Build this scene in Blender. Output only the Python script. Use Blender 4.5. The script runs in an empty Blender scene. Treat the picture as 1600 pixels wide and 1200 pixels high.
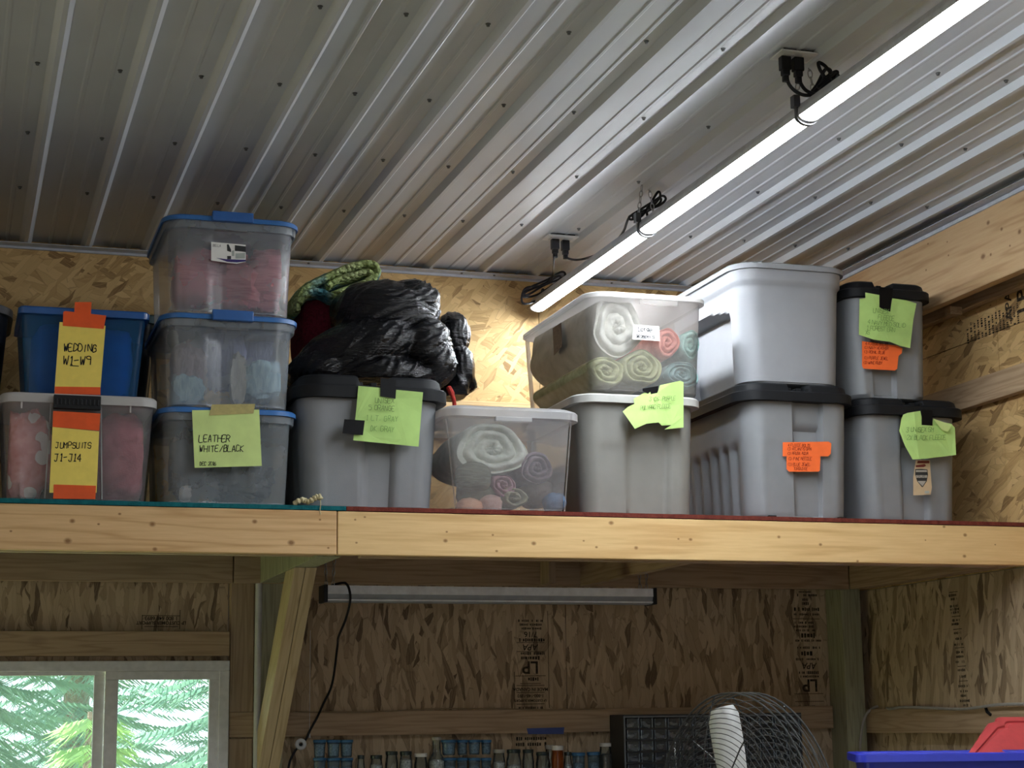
import bpy, bmesh, math, random
from mathutils import Vector, Matrix, noise, Euler
SC = bpy.context.scene
COL = SC.collection
# ------------------------------------------------------------------ camera
F = 2771.9
YAW, PITCH, ROLL = .3076, .1881, -.0132
CAM = Vector((0, -5.5231, -.5270))
_f = Vector((math.sin(YAW)*math.cos(PITCH), math.cos(YAW)*math.cos(PITCH), math.sin(PITCH)))
_r = Vector((math.cos(YAW), -math.sin(YAW), 0)); _u = _r.cross(_f)
_r2 = _r*math.cos(ROLL)+_u*math.sin(ROLL); _u2 = -_r*math.sin(ROLL)+_u*math.cos(ROLL)
cd = bpy.data.cameras.new('camera'); cam = bpy.data.objects.new('camera', cd); COL.objects.link(cam)
cd.sensor_width = 36; cd.sensor_fit = 'HORIZONTAL'; cd.lens = F/1600*36; cd.clip_end = 200
M = Matrix((_r2, _u2, -_f)).transposed().to_4x4(); M.translation = CAM
cam.matrix_world = M
SC.camera = cam
# ------------------------------------------------------------------ light, exposure
SC.view_settings.view_transform = 'Standard'; SC.view_settings.look = 'None'
SC.view_settings.gamma = 1; SC.view_settings.use_curve_mapping = False
SC.view_settings.exposure = 0.14
SKY = 3.0
LED = 96.0
w = bpy.data.worlds.new('sky'); SC.world = w; w.use_nodes = True
nt = w.node_tree; bg = nt.nodes['Background']
bg.inputs[0].default_value = (.80, .93, 1.0, 1); bg.inputs[1].default_value = SKY
cy = SC.cycles
cy.max_bounces = 8; cy.diffuse_bounces = 4; cy.glossy_bounces = 3; cy.transmission_bounces = 6
cy.transparent_max_bounces = 16; cy.caustics_reflective = False; cy.caustics_refractive = False
cy.sample_clamp_indirect = 4
sun = bpy.data.lights.new('sun', 'SUN'); sun.energy = 20.0; sun.angle = .01; sun.color = (1, .95, .85)
so = bpy.data.objects.new('sun', sun); COL.objects.link(so)
so.rotation_euler = Vector((.60, .02, -.80)).to_track_quat('-Z', 'Y').to_euler()

# ------------------------------------------------------------------ helpers
def ray(u, v): return _f + _r2*((u-800)/F) - _u2*((v-600)/F)
def P(u, v, y):
    d = ray(u, v); t = (y-CAM.y)/d.y; return CAM+d*t
def PX(u, v, x):
    d = ray(u, v); t = (x-CAM.x)/d.x; return CAM+d*t
def PZ(u, v, z):
    d = ray(u, v); t = (z-CAM.z)/d.z; return CAM+d*t
def tag(o, label=None, cat=None, group=None, kind=None):
    if label: o['label'] = label
    if cat: o['category'] = cat
    if group: o['group'] = group
    if kind: o['kind'] = kind
    return o
def link(o, parent=None, local=False):
    COL.objects.link(o)
    if parent is not None:
        o.parent = parent
        if not local and parent.parent is None: o.matrix_parent_inverse = parent.matrix_basis.inverted()
    return o
def empty(name, loc, label=None, cat=None, group=None, kind=None):
    o = bpy.data.objects.new(name, None); o.location = loc; o.empty_display_size = .05
    COL.objects.link(o)
    return tag(o, label, cat, group, kind)
class MB:
    def __init__(s): s.v = []; s.f = []
    def add(s, vs, fs):
        n = len(s.v); s.v += [tuple(p) for p in vs]; s.f += [tuple(i+n for i in f) for f in fs]; return s
    def box(s, x0, x1, y0, y1, z0, z1):
        v = [(x, y, z) for x in (x0, x1) for y in (y0, y1) for z in (z0, z1)]
        return s.add(v, [(0,1,3,2),(4,6,7,5),(0,4,5,1),(2,3,7,6),(0,2,6,4),(1,5,7,3)])
    def prism(s, pts, axis, a, b):
        # polygon pts (2D) extruded along axis between a and b
        def mk(p, c):
            return (c, p[0], p[1]) if axis == 0 else ((p[0], c, p[1]) if axis == 1 else (p[0], p[1], c))
        n = len(pts); v = [mk(p, a) for p in pts]+[mk(p, b) for p in pts]
        f = [tuple(range(n))[::-1], tuple(range(n, 2*n))]+[(i, (i+1) % n, n+(i+1) % n, n+i) for i in range(n)]
        return s.add(v, f)
    def tube(s, pts, r, n=8, closed=False, caps=True):
        pts = [Vector(p) for p in pts]; m = len(pts); rs = r if isinstance(r, (list, tuple)) else [r]*m
        up = None; rings = []
        for i in range(m):
            a = pts[(i-1) % m] if (closed or i > 0) else pts[i]
            b = pts[(i+1) % m] if (closed or i < m-1) else pts[i]
            t = (b-a).normalized() if (b-a).length > 1e-9 else Vector((0, 0, 1))
            if up is None:
                up = Vector((0, 0, 1)) if abs(t.z) < .9 else Vector((1, 0, 0))
            side = t.cross(up)
            if side.length < 1e-6: side = t.orthogonal()
            side.normalize(); up = side.cross(t).normalized()
            rings.append([pts[i]+(side*math.cos(2*math.pi*k/n)+up*math.sin(2*math.pi*k/n))*rs[i] for k in range(n)])
        v = [p for R_ in rings for p in R_]; f = []
        for i in range(m if closed else m-1):
            j = (i+1) % m
            for k in range(n):
                f.append((i*n+k, i*n+(k+1) % n, j*n+(k+1) % n, j*n+k))
        if caps and not closed:
            f.append(tuple(range(n))[::-1]); f.append(tuple((m-1)*n+k for k in range(n)))
        return s.add(v, f)
    def lathe(s, prof, cx=0, cy=0, n=20, z0=0, cap=True):
        v = []; f = []
        for (r, z) in prof:
            v += [(cx+r*math.cos(2*math.pi*k/n), cy+r*math.sin(2*math.pi*k/n), z0+z) for k in range(n)]
        for i in range(len(prof)-1):
            for k in range(n):
                f.append((i*n+k, i*n+(k+1) % n, (i+1)*n+(k+1) % n, (i+1)*n+k))
        if cap:
            f.append(tuple(range(n))[::-1]); f.append(tuple((len(prof)-1)*n+k for k in range(n)))
        return s.add(v, f)
    def build(s, name, mat, parent=None, smooth=False, local=False, bevel=0, angle=None):
        me = bpy.data.meshes.new(name); me.from_pydata(s.v, [], s.f); me.update()
        bm = bmesh.new(); bm.from_mesh(me); bmesh.ops.recalc_face_normals(bm, faces=bm.faces)
        if bevel:
            es = [e for e in bm.edges if len(e.link_faces) == 2 and e.calc_face_angle(0) > .6]
            if es: bmesh.ops.bevel(bm, geom=es, offset=bevel, segments=2, affect='EDGES', profile=.6)
        if smooth or angle:
            for fc in bm.faces: fc.smooth = True
            a = angle or .7
            for e in bm.edges:
                if len(e.link_faces) == 2 and e.calc_face_angle(0) > a: e.smooth = False
        bm.to_mesh(me); bm.free()
        if mat: me.materials.append(mat)
        o = bpy.data.objects.new(name, me); link(o, parent, local); return o
def spline(pts, sub=8, closed=False):
    pts = [Vector(p) for p in pts]; out = []; n = len(pts)
    for i in range(n if closed else n-1):
        g = (lambda k: pts[k % n]) if closed else (lambda k: pts[max(0, min(n-1, k))])
        p0, p1, p2, p3 = g(i-1), g(i), g(i+1), g(i+2)
        for k in range(sub):
            t = k/sub
            out.append(.5*((2*p1)+(p2-p0)*t+(2*p0-5*p1+4*p2-p3)*t*t+(3*p1-p0-3*p2+p3)*t**3))
    if not closed: out.append(pts[-1])
    return out
def copy_tree(o, parent=None):
    c = o.copy(); COL.objects.link(c)
    if parent is not None: c.parent = parent; c.matrix_parent_inverse = o.matrix_parent_inverse
    for ch in list(o.children): copy_tree(ch, c)
    return c
# ------------------------------------------------------------------ materials
def newmat(name):
    m = bpy.data.materials.new(name); m.use_nodes = True; m.node_tree.nodes.clear(); return m, m.node_tree.nodes, m.node_tree.links
class G:
    """small node graph helper"""
    def __init__(s, name): s.m, s.n, s.l = newmat(name)
    def node(s, t, **kw):
        x = s.n.new(t)
        for k, v in kw.items(): setattr(x, k, v)
        return x
    def set(s, sock, v):
        if hasattr(v, 'links') or isinstance(v, bpy.types.NodeSocket): s.l.new(v, sock)
        elif v is not None:
            try: sock.default_value = v
            except Exception: sock.default_value = (*v, 1) if len(v) == 3 else v
    def math(s, op, a, b=None, c=None, clamp=False):
        x = s.node('ShaderNodeMath', operation=op, use_clamp=clamp); s.set(x.inputs[0], a)
        if b is not None: s.set(x.inputs[1], b)
        if c is not None: s.set(x.inputs[2], c)
        return x.outputs[0]
    def vmath(s, op, a, b=None):
        x = s.node('ShaderNodeVectorMath', operation=op); s.set(x.inputs[0], a)
        if b is not None: s.set(x.inputs[1], b)
        return x.outputs[1] if op in ('LENGTH', 'DISTANCE', 'DOT_PRODUCT') else x.outputs[0]
    def coords(s, kind='Object'): return s.node('ShaderNodeTexCoord').outputs[kind]
    def mapping(s, vec, loc=(0,0,0), rot=(0,0,0), sc=(1,1,1)):
        x = s.node('ShaderNodeMapping'); s.l.new(vec, x.inputs[0]); x.inputs[1].default_value = loc
        x.inputs[2].default_value = rot; x.inputs[3].default_value = sc; return x.outputs[0]
    def noise(s, vec, scale=5, detail=4, rough=.55, dist=0):
        x = s.node('ShaderNodeTexNoise'); s.set(x.inputs['Vector'], vec); x.inputs['Scale'].default_value = scale
        x.inputs['Detail'].default_value = detail; x.inputs['Roughness'].default_value = rough; x.inputs['Distortion'].default_value = dist
        return x.outputs[0], x.outputs[1]
    def voronoi(s, vec, scale=1, feature='F1', dims='3D'):
        x = s.node('ShaderNodeTexVoronoi', feature=feature, voronoi_dimensions=dims); s.set(x.inputs['Vector'], vec)
        x.inputs['Scale'].default_value = scale; return x
    def ramp(s, fac, stops, interp='LINEAR'):
        x = s.node('ShaderNodeValToRGB'); x.color_ramp.interpolation = interp; e = x.color_ramp.elements
        while len(e) < len(stops): e.new(.5)
        for i, (p, c) in enumerate(stops):
            e[i].position = p; e[i].color = (*c, 1) if len(c) == 3 else c
        s.set(x.inputs[0], fac); return x.outputs[0]
    def mix(s, fac, a, b, mode='MIX'):
        x = s.node('ShaderNodeMix', data_type='RGBA', blend_type=mode); s.set(x.inputs[0], fac)
        s.set(x.inputs[6], a if not isinstance(a, tuple) else (*a[:3], 1)); s.set(x.inputs[7], b if not isinstance(b, tuple) else (*b[:3], 1))
        return x.outputs[2]
    def bump(s, h, strength=.3, dist=.01):
        x = s.node('ShaderNodeBump'); x.inputs['Strength'].default_value = strength; x.inputs['Distance'].default_value = dist
        s.l.new(h, x.inputs['Height']); return x.outputs[0]
    def principled(s, color, rough=.5, spec=.5, metal=0, normal=None, **kw):
        x = s.node('ShaderNodeBsdfPrincipled'); s.set(x.inputs['Base Color'], (*color[:3], 1) if isinstance(color, tuple) else color)
        s.set(x.inputs['Roughness'], rough); x.inputs['Specular IOR Level'].default_value = spec; x.inputs['Metallic'].default_value = metal
        if normal: s.l.new(normal, x.inputs['Normal'])
        for k, v in kw.items(): s.set(x.inputs[k.replace('_', ' ')], v)
        return x.outputs[0]
    def out(s, sh):
        o = s.node('ShaderNodeOutputMaterial'); s.l.new(sh, o.inputs[0]); return s.m
def plain(name, col, rough=.5, spec=.5, metal=0, grain=0, var=.06, scale=30, **kw):
    g = G(name); c = g.coords(); f, _ = g.noise(c, scale, 3)
    dark = tuple(x*(1-var*2.2) for x in col); light = tuple(min(1, x*(1+var)) for x in col)
    cc = g.ramp(f, [(.3, dark), (.7, light)])
    nrm = None
    if grain: f2, _ = g.noise(c, 700, 2); nrm = g.bump(f2, grain, .002)
    return g.out(g.principled(cc, rough, spec, metal, nrm, **kw))
def wood(name, axis, light, dark, knots=(), kn_axis=1, rough=.6, ring=1.0, auto_knots=True, rot=(0, 0, 0)):
    """sawn softwood; grain along axis; knots = world (a,b,r) spots in the board's face plane"""
    g = G(name); c = g.coords(); oi = g.node('ShaderNodeObjectInfo').outputs['Random']
    off = g.node('ShaderNodeCombineXYZ'); 
    for i in range(3): g.l.new(g.math('MULTIPLY', oi, 7.3+i*3.1), off.inputs[i])
    cv = g.vmath('ADD', g.mapping(c, rot=rot), off.outputs[0]); sc = [1, 1, 1]; sc[axis] = .055
    st = g.mapping(cv, sc=tuple(x*9 for x in sc)); wv, _ = g.noise(st, 2.2, 2, .5)
    st2 = g.mapping(cv, sc=tuple(x*120 for x in sc)); fine, _ = g.noise(st2, 1.0, 5, .65)
    rings = g.math('SINE', g.math('MULTIPLY', wv, 46*ring)); rings = g.math('MULTIPLY_ADD', rings, .5, .5)
    rings = g.math('POWER', rings, 3)
    t = g.math('ADD', g.math('MULTIPLY', rings, .42), g.math('MULTIPLY', fine, .75))
    col = g.ramp(t, [(.25, light), (.95, dark)])
    big, _ = g.noise(g.mapping(cv, sc=tuple(2.0 if i != axis else .5 for i in range(3))), 1.2, 3)
    col = g.mix(g.math('MULTIPLY', big, .35), col, tuple(x*.82 for x in light))
    kdark = (dark[0]*.42, dark[1]*.33, dark[2]*.28)
    if auto_knots:
        s3 = [1, 1, 1]; s3[axis] = .42
        v = g.voronoi(g.mapping(cv, sc=tuple(x*5.2 for x in s3)), 1.0)
        rnd = g.node('ShaderNodeSeparateColor'); g.l.new(v.outputs['Color'], rnd.inputs[0])
        d = g.math('DIVIDE', v.outputs['Distance'], g.math('MULTIPLY_ADD', rnd.outputs[0], .10, .02))
        k = g.math('MULTIPLY', g.math('SUBTRACT', 1.25, d, clamp=True), g.math('GREATER_THAN', rnd.outputs[1], .45), clamp=True)
        col = g.mix(g.math('MULTIPLY', k, .85), col, kdark)
    sep = g.node('ShaderNodeSeparateXYZ'); g.l.new(c, sep.inputs[0])
    a, b = {0: ('Y', 'Z'), 1: ('X', 'Z'), 2: ('X', 'Y')}[kn_axis]
    acc = None
    for (ka, kb, kr) in knots:
        da = g.math('MULTIPLY', g.math('SUBTRACT', sep.outputs[a], ka), .78); db = g.math('SUBTRACT', sep.outputs[b], kb)
        d = g.math('SQRT', g.math('ADD', g.math('MULTIPLY', da, da), g.math('MULTIPLY', db, db)))
        d = g.math('ADD', d, g.math('MULTIPLY', g.math('SUBTRACT', fine, .5), kr*.8))
        kf = g.math('SUBTRACT', 1.5, g.math('DIVIDE', d, kr), clamp=True)
        acc = kf if acc is None else g.math('MAXIMUM', acc, kf)
    if acc is not None: col = g.mix(g.math('MULTIPLY', acc, .85), col, kdark)
    return g.out(g.principled(col, rough, .25, 0, g.bump(t, .25, .002)))
def osb(name, plane, angles, light=(.66, .455, .21), mid=(.50, .325, .135), dark=(.23, .135, .052), size=(.15, .028)):
    """strand board: stacked layers of long flat chips, each layer turned its own way"""
    g = G(name); c = g.coords(); sep = g.node('ShaderNodeSeparateXYZ'); g.l.new(c, sep.inputs[0])
    cmb = g.node('ShaderNodeCombineXYZ'); g.l.new(sep.outputs['X' if plane == 'xz' else 'Y'], cmb.inputs[0]); g.l.new(sep.outputs['Z'], cmb.inputs[1])
    base = cmb.outputs[0]; _, ncol = g.noise(base, 3.2, 3); _, ncol2 = g.noise(base, 24, 3)
    warp = g.vmath('SCALE', g.vmath('SUBTRACT', ncol, (.5, .5, .5))); warp.node.inputs['Scale'].default_value = .055
    warp2 = g.vmath('SCALE', g.vmath('SUBTRACT', ncol2, (.5, .5, .5))); warp2.node.inputs['Scale'].default_value = .010
    wb_ = g.vmath('ADD', g.vmath('ADD', base, warp), warp2)
    col = None; hgt = None
    for i, a in enumerate(angles):
        st = g.mapping(wb_, loc=(i*3.17+.3, i*1.91, 0), rot=(0, 0, math.radians(a)))
        k = (1.15, .75, .95, .6, .85, .5)[i % 6]
        cell = g.mapping(st, sc=(1/(size[0]*k), 1/(size[1]*k), 1))
        v = g.voronoi(cell, 1.0, dims='2D'); v.inputs['Randomness'].default_value = 1
        rc = g.node('ShaderNodeSeparateColor'); g.l.new(v.outputs['Color'], rc.inputs[0])
        e = g.voronoi(cell, 1.0, 'DISTANCE_TO_EDGE', '2D').outputs['Distance']
        grain, _ = g.noise(g.mapping(st, sc=(10, 190, 1)), 1, 4, .65)
        t = g.math('ADD', g.math('MULTIPLY', g.math('POWER', rc.outputs[1], .8), .92), g.math('MULTIPLY_ADD', grain, .55, -.22))
        lay = g.ramp(t, [(.06, dark), (.30, mid), (.58, tuple((x+y)/2 for x, y in zip(mid, light))), (.95, light)])
        edge = g.math('SUBTRACT', .65, g.math('MULTIPLY', e, 10), clamp=True)
        lay = g.mix(g.math('MULTIPLY', edge, rc.outputs[2]), lay, dark)
        if col is None: col = lay; hgt = rc.outputs[0]
        else:
            msk = g.math('GREATER_THAN', rc.outputs[0], .62)
            col = g.mix(msk, col, lay); mh = g.node('ShaderNodeMix'); g.l.new(msk, mh.inputs[0]); g.l.new(hgt, mh.inputs[2]); g.l.new(g.math('ADD', rc.outputs[0], .3*i), mh.inputs[3]); hgt = mh.outputs[0]
    return g.out(g.principled(col, .62, .3, 0, g.bump(hgt, .3, .003)))
def clearplastic(name, tint, haze=.34, hazecol=(.75, .80, .86), rough=.22, gloss=.5):
    g = G(name); c = g.coords(); f, _ = g.noise(c, 9, 3)
    tr = g.node('ShaderNodeBsdfTransparent'); tr.inputs[0].default_value = (*tint, 1)
    d = g.node('ShaderNodeBsdfDiffuse'); d.inputs[0].default_value = (*hazecol, 1)
    t = g.node('ShaderNodeBsdfTranslucent'); t.inputs[0].default_value = (*hazecol, 1)
    m1 = g.node('ShaderNodeMixShader'); m1.inputs[0].default_value = .4; g.l.new(d.outputs[0], m1.inputs[1]); g.l.new(t.outputs[0], m1.inputs[2])
    m2 = g.node('ShaderNodeMixShader'); g.l.new(g.math('MULTIPLY_ADD', f, .16, haze-.08), m2.inputs[0])
    g.l.new(tr.outputs[0], m2.inputs[1]); g.l.new(m1.outputs[0], m2.inputs[2])
    gl = g.node('ShaderNodeBsdfGlossy'); gl.inputs['Roughness'].default_value = rough
    fr = g.node('ShaderNodeFresnel'); fr.inputs[0].default_value = 1.45
    nb = g.bump(g.noise(c, 4, 2)[0], .25, .02); g.l.new(nb, fr.inputs['Normal']); g.l.new(nb, gl.inputs['Normal'])
    m3 = g.node('ShaderNodeMixShader'); g.l.new(g.math('MULTIPLY', fr.outputs[0], gloss*1.6, clamp=True), m3.inputs[0])
    g.l.new(m2.outputs[0], m3.inputs[1]); g.l.new(gl.outputs[0], m3.inputs[2])
    return g.out(m3.outputs[0])
def fabric(name, c1, c2, scale=18, stretch=(1, 1, 1), rough=.9, bump=.5, fine=220):
    g = G(name); c = g.coords(); f, _ = g.noise(g.mapping(c, sc=stretch), scale, 5, .6, .4); f2, _ = g.noise(c, fine, 2)
    col = g.ramp(g.math('ADD', g.math('MULTIPLY', f, .8), g.math('MULTIPLY', f2, .2)), [(.35, c2), (.65, c1)])
    return g.out(g.principled(col, rough, .15, 0, g.bump(g.math('ADD', f, g.math('MULTIPLY', f2, .4)), bump, .008)))
def yarn(name, c1, c2, axis_stretch=(60, 60, 8)):
    g = G(name); c = g.coords(); f, _ = g.noise(g.mapping(c, sc=axis_stretch), 1.6, 3, .6, .6); f2, _ = g.noise(c, 9, 3)
    col = g.mix(f2, g.ramp(f, [(.38, c2), (.6, c1)]), tuple(x*.8 for x in c1))
    return g.out(g.principled(col, .85, .15, 0, g.bump(f, .6, .006)))
def glow(name, col, strength):
    g = G(name); e = g.node('ShaderNodeEmission'); e.inputs[0].default_value = (*col, 1); e.inputs[1].default_value = strength
    return g.out(e.outputs[0])
def glass(name, tint=(.9, .95, .95), haze=.05, hz=(.8, .9, .9)):
    return clearplastic(name, tint, haze, hz, .05, .7)
# ================================================================== materials
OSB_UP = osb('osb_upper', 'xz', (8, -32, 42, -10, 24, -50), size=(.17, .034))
OSB_LOW = osb('osb_lower', 'xz', (84, 122, 58, 100, 74, 90), (.60, .465, .31), (.40, .295, .185), (.15, .10, .062), (.19, .034))  # cool dim daylight under the shelf is put into these greyer colours
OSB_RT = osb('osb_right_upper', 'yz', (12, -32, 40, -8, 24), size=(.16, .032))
OSB_RL = osb('osb_right_lower', 'yz', (84, 118, 62, 98, 78), (.58, .45, .30), (.38, .28, .175), (.15, .10, .062), (.18, .032))  # same under-shelf dimness put into the right wall's lower colours
PINE_L = (.74, .50, .255); PINE_D = (.50, .285, .115)
PINE_X = wood('pine_x', 0, (.50, .365, .235), (.32, .215, .125))  # pine greyed so its colour carries the cool light under the shelf
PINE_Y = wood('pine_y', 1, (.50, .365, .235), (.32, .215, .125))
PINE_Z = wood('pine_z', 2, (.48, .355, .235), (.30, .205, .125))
TREATED = wood('treated_post', 2, (.42, .41, .27), (.22, .22, .14), ring=1.4)
HEADER = wood('header_board', 1, (.56, .39, .22), (.38, .23, .11), kn_axis=0, ring=.5,
    knots=[(PX(u, v, 3.531).y, PX(u, v, 3.531).z, r*.6) for u, v, r in ((1544, 348, .012), (1565, 358, .009), (1536, 401, .016), (1548, 398, .008), (1593, 362, .013), (1450, 381, .006), (1480, 378, .005), (1482, 399, .006), (1447, 422, .006), (1578, 384, .006))], auto_knots=False)
kb = [(113, 814, .010), (106, 845, .014), (238, 819, .012), (242, 858, .009), (398, 815, .010), (455, 848, .013), (187, 803, .006), (17, 830, .005), (154, 819, .005), (500, 812, .005), (513, 856, .005)]
BEAM_A = wood('beam_left', 0, PINE_L, PINE_D, [(P(u, v, 0).x, P(u, v, 0).z, r*.55) for u, v, r in kb], auto_knots=False, ring=.6)
kb = [(555, 812, .005), (570, 808, .005), (557, 848, .005), (696, 845, .009), (698, 831, .005), (770, 836, .005), (834, 849, .010), (776, 861, .006), (955, 817, .011), (912, 845, .005), (932, 855, .006), (994, 856, .009), (1060, 842, .005), (1079, 843, .008), (1217, 839, .008), (1282, 851, .008), (1340, 877, .007), (1508, 836, .009), (1507, 869, .009), (1475, 823, .007), (1446, 844, .004), (1555, 851, .004)]
BEAM_B = wood('beam_right', 0, (.80, .56, .27), (.56, .33, .13), [(P(u, v, 0).x, P(u, v, 0).z, r*.55) for u, v, r in kb], auto_knots=False, ring=.5)
def metal_mat():
    g = G('painted_steel'); c = g.coords()
    f, _ = g.noise(g.mapping(c, sc=(1.6, .8, 1)), 1.5, 1, .4); f2, _ = g.noise(g.mapping(c, sc=(3, 1.5, 3)), 2, 2)
    col = g.ramp(f2, [(.3, (.57, .61, .67)), (.7, (.62, .66, .72))])
    return g.out(g.principled(col, g.math('MULTIPLY_ADD', f, .06, .27), .42, 0, g.bump(f, .8, .012)))
STEEL = metal_mat()
TRIM = plain('trim_steel', (.50, .54, .62), .3, .6)
SCREW = plain('screw_steel', (.16, .17, .18), .4, .6, .6)
BLACKRUB = plain('black_rubber', (.010, .010, .012), .5, .2)
BLACKPL = plain('black_plastic', (.014, .015, .018), .45, .22, grain=.15)
WHITEPL = plain('white_plastic', (.80, .81, .82), .4, .5)
CHROME = plain('zinc_wire', (.35, .36, .37), .35, .6, .9)
HOUSING = plain('lamp_housing', (.55, .56, .58), .38, .6, .3)
DIFFLIT = glow('lamp_diffuser_lit', (.90, .955, 1.0), LED); DIFFLIT2 = glow('added_row_diffuser', (.90, .955, 1.0), LED*.50)
VINYL = plain('window_vinyl', (.72, .72, .74), .4, .4)

# ================================================================== setting
ZF, ZC = 1.318, 1.299          # ceiling flats, rib crowns
XL, XR, YB, YF, ZG = -2.6, 3.71, 1.352, -9.4, -2.13
m = MB(); m.box(XL-.1, XR+.1, YF, YB+.1, ZG-.1, ZG)
def concrete():
    g = G('concrete'); c = g.coords(); f, _ = g.noise(c, 2, 6); f2, _ = g.noise(c, 60, 3)
    return g.out(g.principled(g.ramp(g.math('ADD', g.math('MULTIPLY', f, .7), g.math('MULTIPLY', f2, .3)), [(.3, (.18, .178, .17)), (.7, (.28, .275, .265))]), .7, .3))
tag(m.build('floor', concrete()), kind='structure')
# outer sheathing with the window hole
WX0, WX1, WZ0, WZ1 = -.45, 1.028, -1.25, -.285
SID = plain('siding', (.4, .42, .42), .6)
m = MB(); y0, y1 = YB+.014, YB+.04
m.box(XL, WX0, y0, y1, ZG, ZF+.1); m.box(WX1, XR+.05, y0, y1, ZG, ZF+.1); m.box(WX0, WX1, y0, y1, WZ1, ZF+.1); m.box(WX0, WX1, y0, y1, ZG, WZ0)
wall_back = tag(m.build('wall_back', SID), kind='structure')
def panel(x0, x1, z0, z1, mat, y=YB):
    m = MB(); m.box(x0+.0015, x1-.0015, y, y+.012, z0+.0015, z1-.0015); return m.build('osb_panel', mat, wall_back)
sx = P(842, 500, YB).x; xs = [XL, sx-2.44, sx, XR]
for a, b in zip(xs, xs[1:]): panel(a, b, .11, ZF+.05, OSB_UP)
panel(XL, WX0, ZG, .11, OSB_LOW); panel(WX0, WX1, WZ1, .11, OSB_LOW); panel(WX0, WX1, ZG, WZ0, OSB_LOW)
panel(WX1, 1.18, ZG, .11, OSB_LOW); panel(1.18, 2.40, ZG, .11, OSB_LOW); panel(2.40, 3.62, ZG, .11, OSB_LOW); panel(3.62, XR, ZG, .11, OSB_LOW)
def board(name, x0, x1, y0, y1, z0, z1, mat, parent, bev=.003):
    m = MB(); m.box(x0, x1, y0, y1, z0, z1); return m.build(name, mat, parent, bevel=bev)
g1 = P(460, 1112, 1.312).z; g0 = P(460, 1151, 1.312).z
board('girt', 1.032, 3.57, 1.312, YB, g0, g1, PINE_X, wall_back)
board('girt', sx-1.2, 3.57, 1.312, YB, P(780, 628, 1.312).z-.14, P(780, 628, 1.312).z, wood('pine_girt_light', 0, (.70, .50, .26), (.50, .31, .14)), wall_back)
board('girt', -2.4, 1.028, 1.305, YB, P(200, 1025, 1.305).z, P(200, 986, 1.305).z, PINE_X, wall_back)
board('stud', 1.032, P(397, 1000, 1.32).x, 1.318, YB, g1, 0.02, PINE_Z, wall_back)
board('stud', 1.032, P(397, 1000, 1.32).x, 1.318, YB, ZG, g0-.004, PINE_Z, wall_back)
board('post', 1.128, 1.217, 1.21, 1.31, ZG, ZF, TREATED, wall_back, .004)
board('post', 3.578, 3.668, 1.21, YB-.002, ZG, ZF, TREATED, wall_back, .004)
board('post', -1.24, -1.15, 1.21, 1.31, ZG, ZF, TREATED, wall_back, .004)
m = MB(); m.tube([(1.118, 1.197, -2.1), (1.118, 1.197, 0.0)], .013, 12); m.build('conduit', plain('grey_conduit', (.52, .53, .52), .5), wall_back, smooth=True)
# right wall
m = MB(); m.box(XR+.014, XR+.04, YF, YB+.04, ZG, ZF+.1); wall_right = tag(m.build('wall_right', SID), kind='structure')
def rpanel(y0, y1, z0, z1, mat):
    m = MB(); m.box(XR, XR+.012, y0+.0015, y1-.0015, z0+.0015, z1-.0015); return m.build('osb_panel', mat, wall_right)
zs = .889
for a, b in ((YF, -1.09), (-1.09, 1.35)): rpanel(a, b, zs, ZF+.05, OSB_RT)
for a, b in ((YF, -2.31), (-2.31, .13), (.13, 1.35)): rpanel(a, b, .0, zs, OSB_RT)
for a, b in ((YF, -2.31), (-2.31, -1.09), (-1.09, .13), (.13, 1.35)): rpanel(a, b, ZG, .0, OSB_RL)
board('header', 3.531, 3.570, YF, 1.17, 1.005, 1.2905, HEADER, wall_right)
board('header', 3.672, XR, YF, 1.2, 1.008, 1.29, PINE_Y, wall_right)
board('girt', 3.672, XR, YF, 1.35, PX(1560, 575, 3.672).z-.11, PX(1560, 575, 3.672).z-.01, PINE_Y, wall_right)
board('girt', 3.672, XR, YF, 1.35, -.592, -.496, PINE_Y, wall_right)
board('post', 3.572, 3.70, -1.35, -1.21, ZG, ZF, TREATED, wall_right, .004)
board('ledger', 3.60, 3.672, .04, 1.17, 0, .14, PINE_Y, wall_right)
m = MB(); q = [PX(u, v, 3.66) for u, v in ((1497, 463), (1545, 463), (1545, 445), (1600, 425))]
m.box(3.62, 3.672, .30, .34, .99, 1.02)
m.build('blocking', PINE_Y, wall_right)
# left and front walls; unseen doorways added in both to let light in
m = MB(); m.box(XL-.05, XL, YF, -.1, ZG, ZF+.1); m.box(XL-.05, XL, 1.15, YB, ZG, ZF+.1); m.box(XL-.05, XL, -.1, 1.15, -.75, ZF+.1)
tag(m.build('wall_left', OSB_RT), kind='structure')
m = MB(); m.box(XL, -2.2, YF-.05, YF, ZG, ZF+.1); m.box(.2, XR, YF-.05, YF, ZG, ZF+.1); m.box(-2.2, .2, YF-.05, YF, .2, ZF+.1)
tag(m.build('wall_front', OSB_UP), kind='structure')
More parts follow.
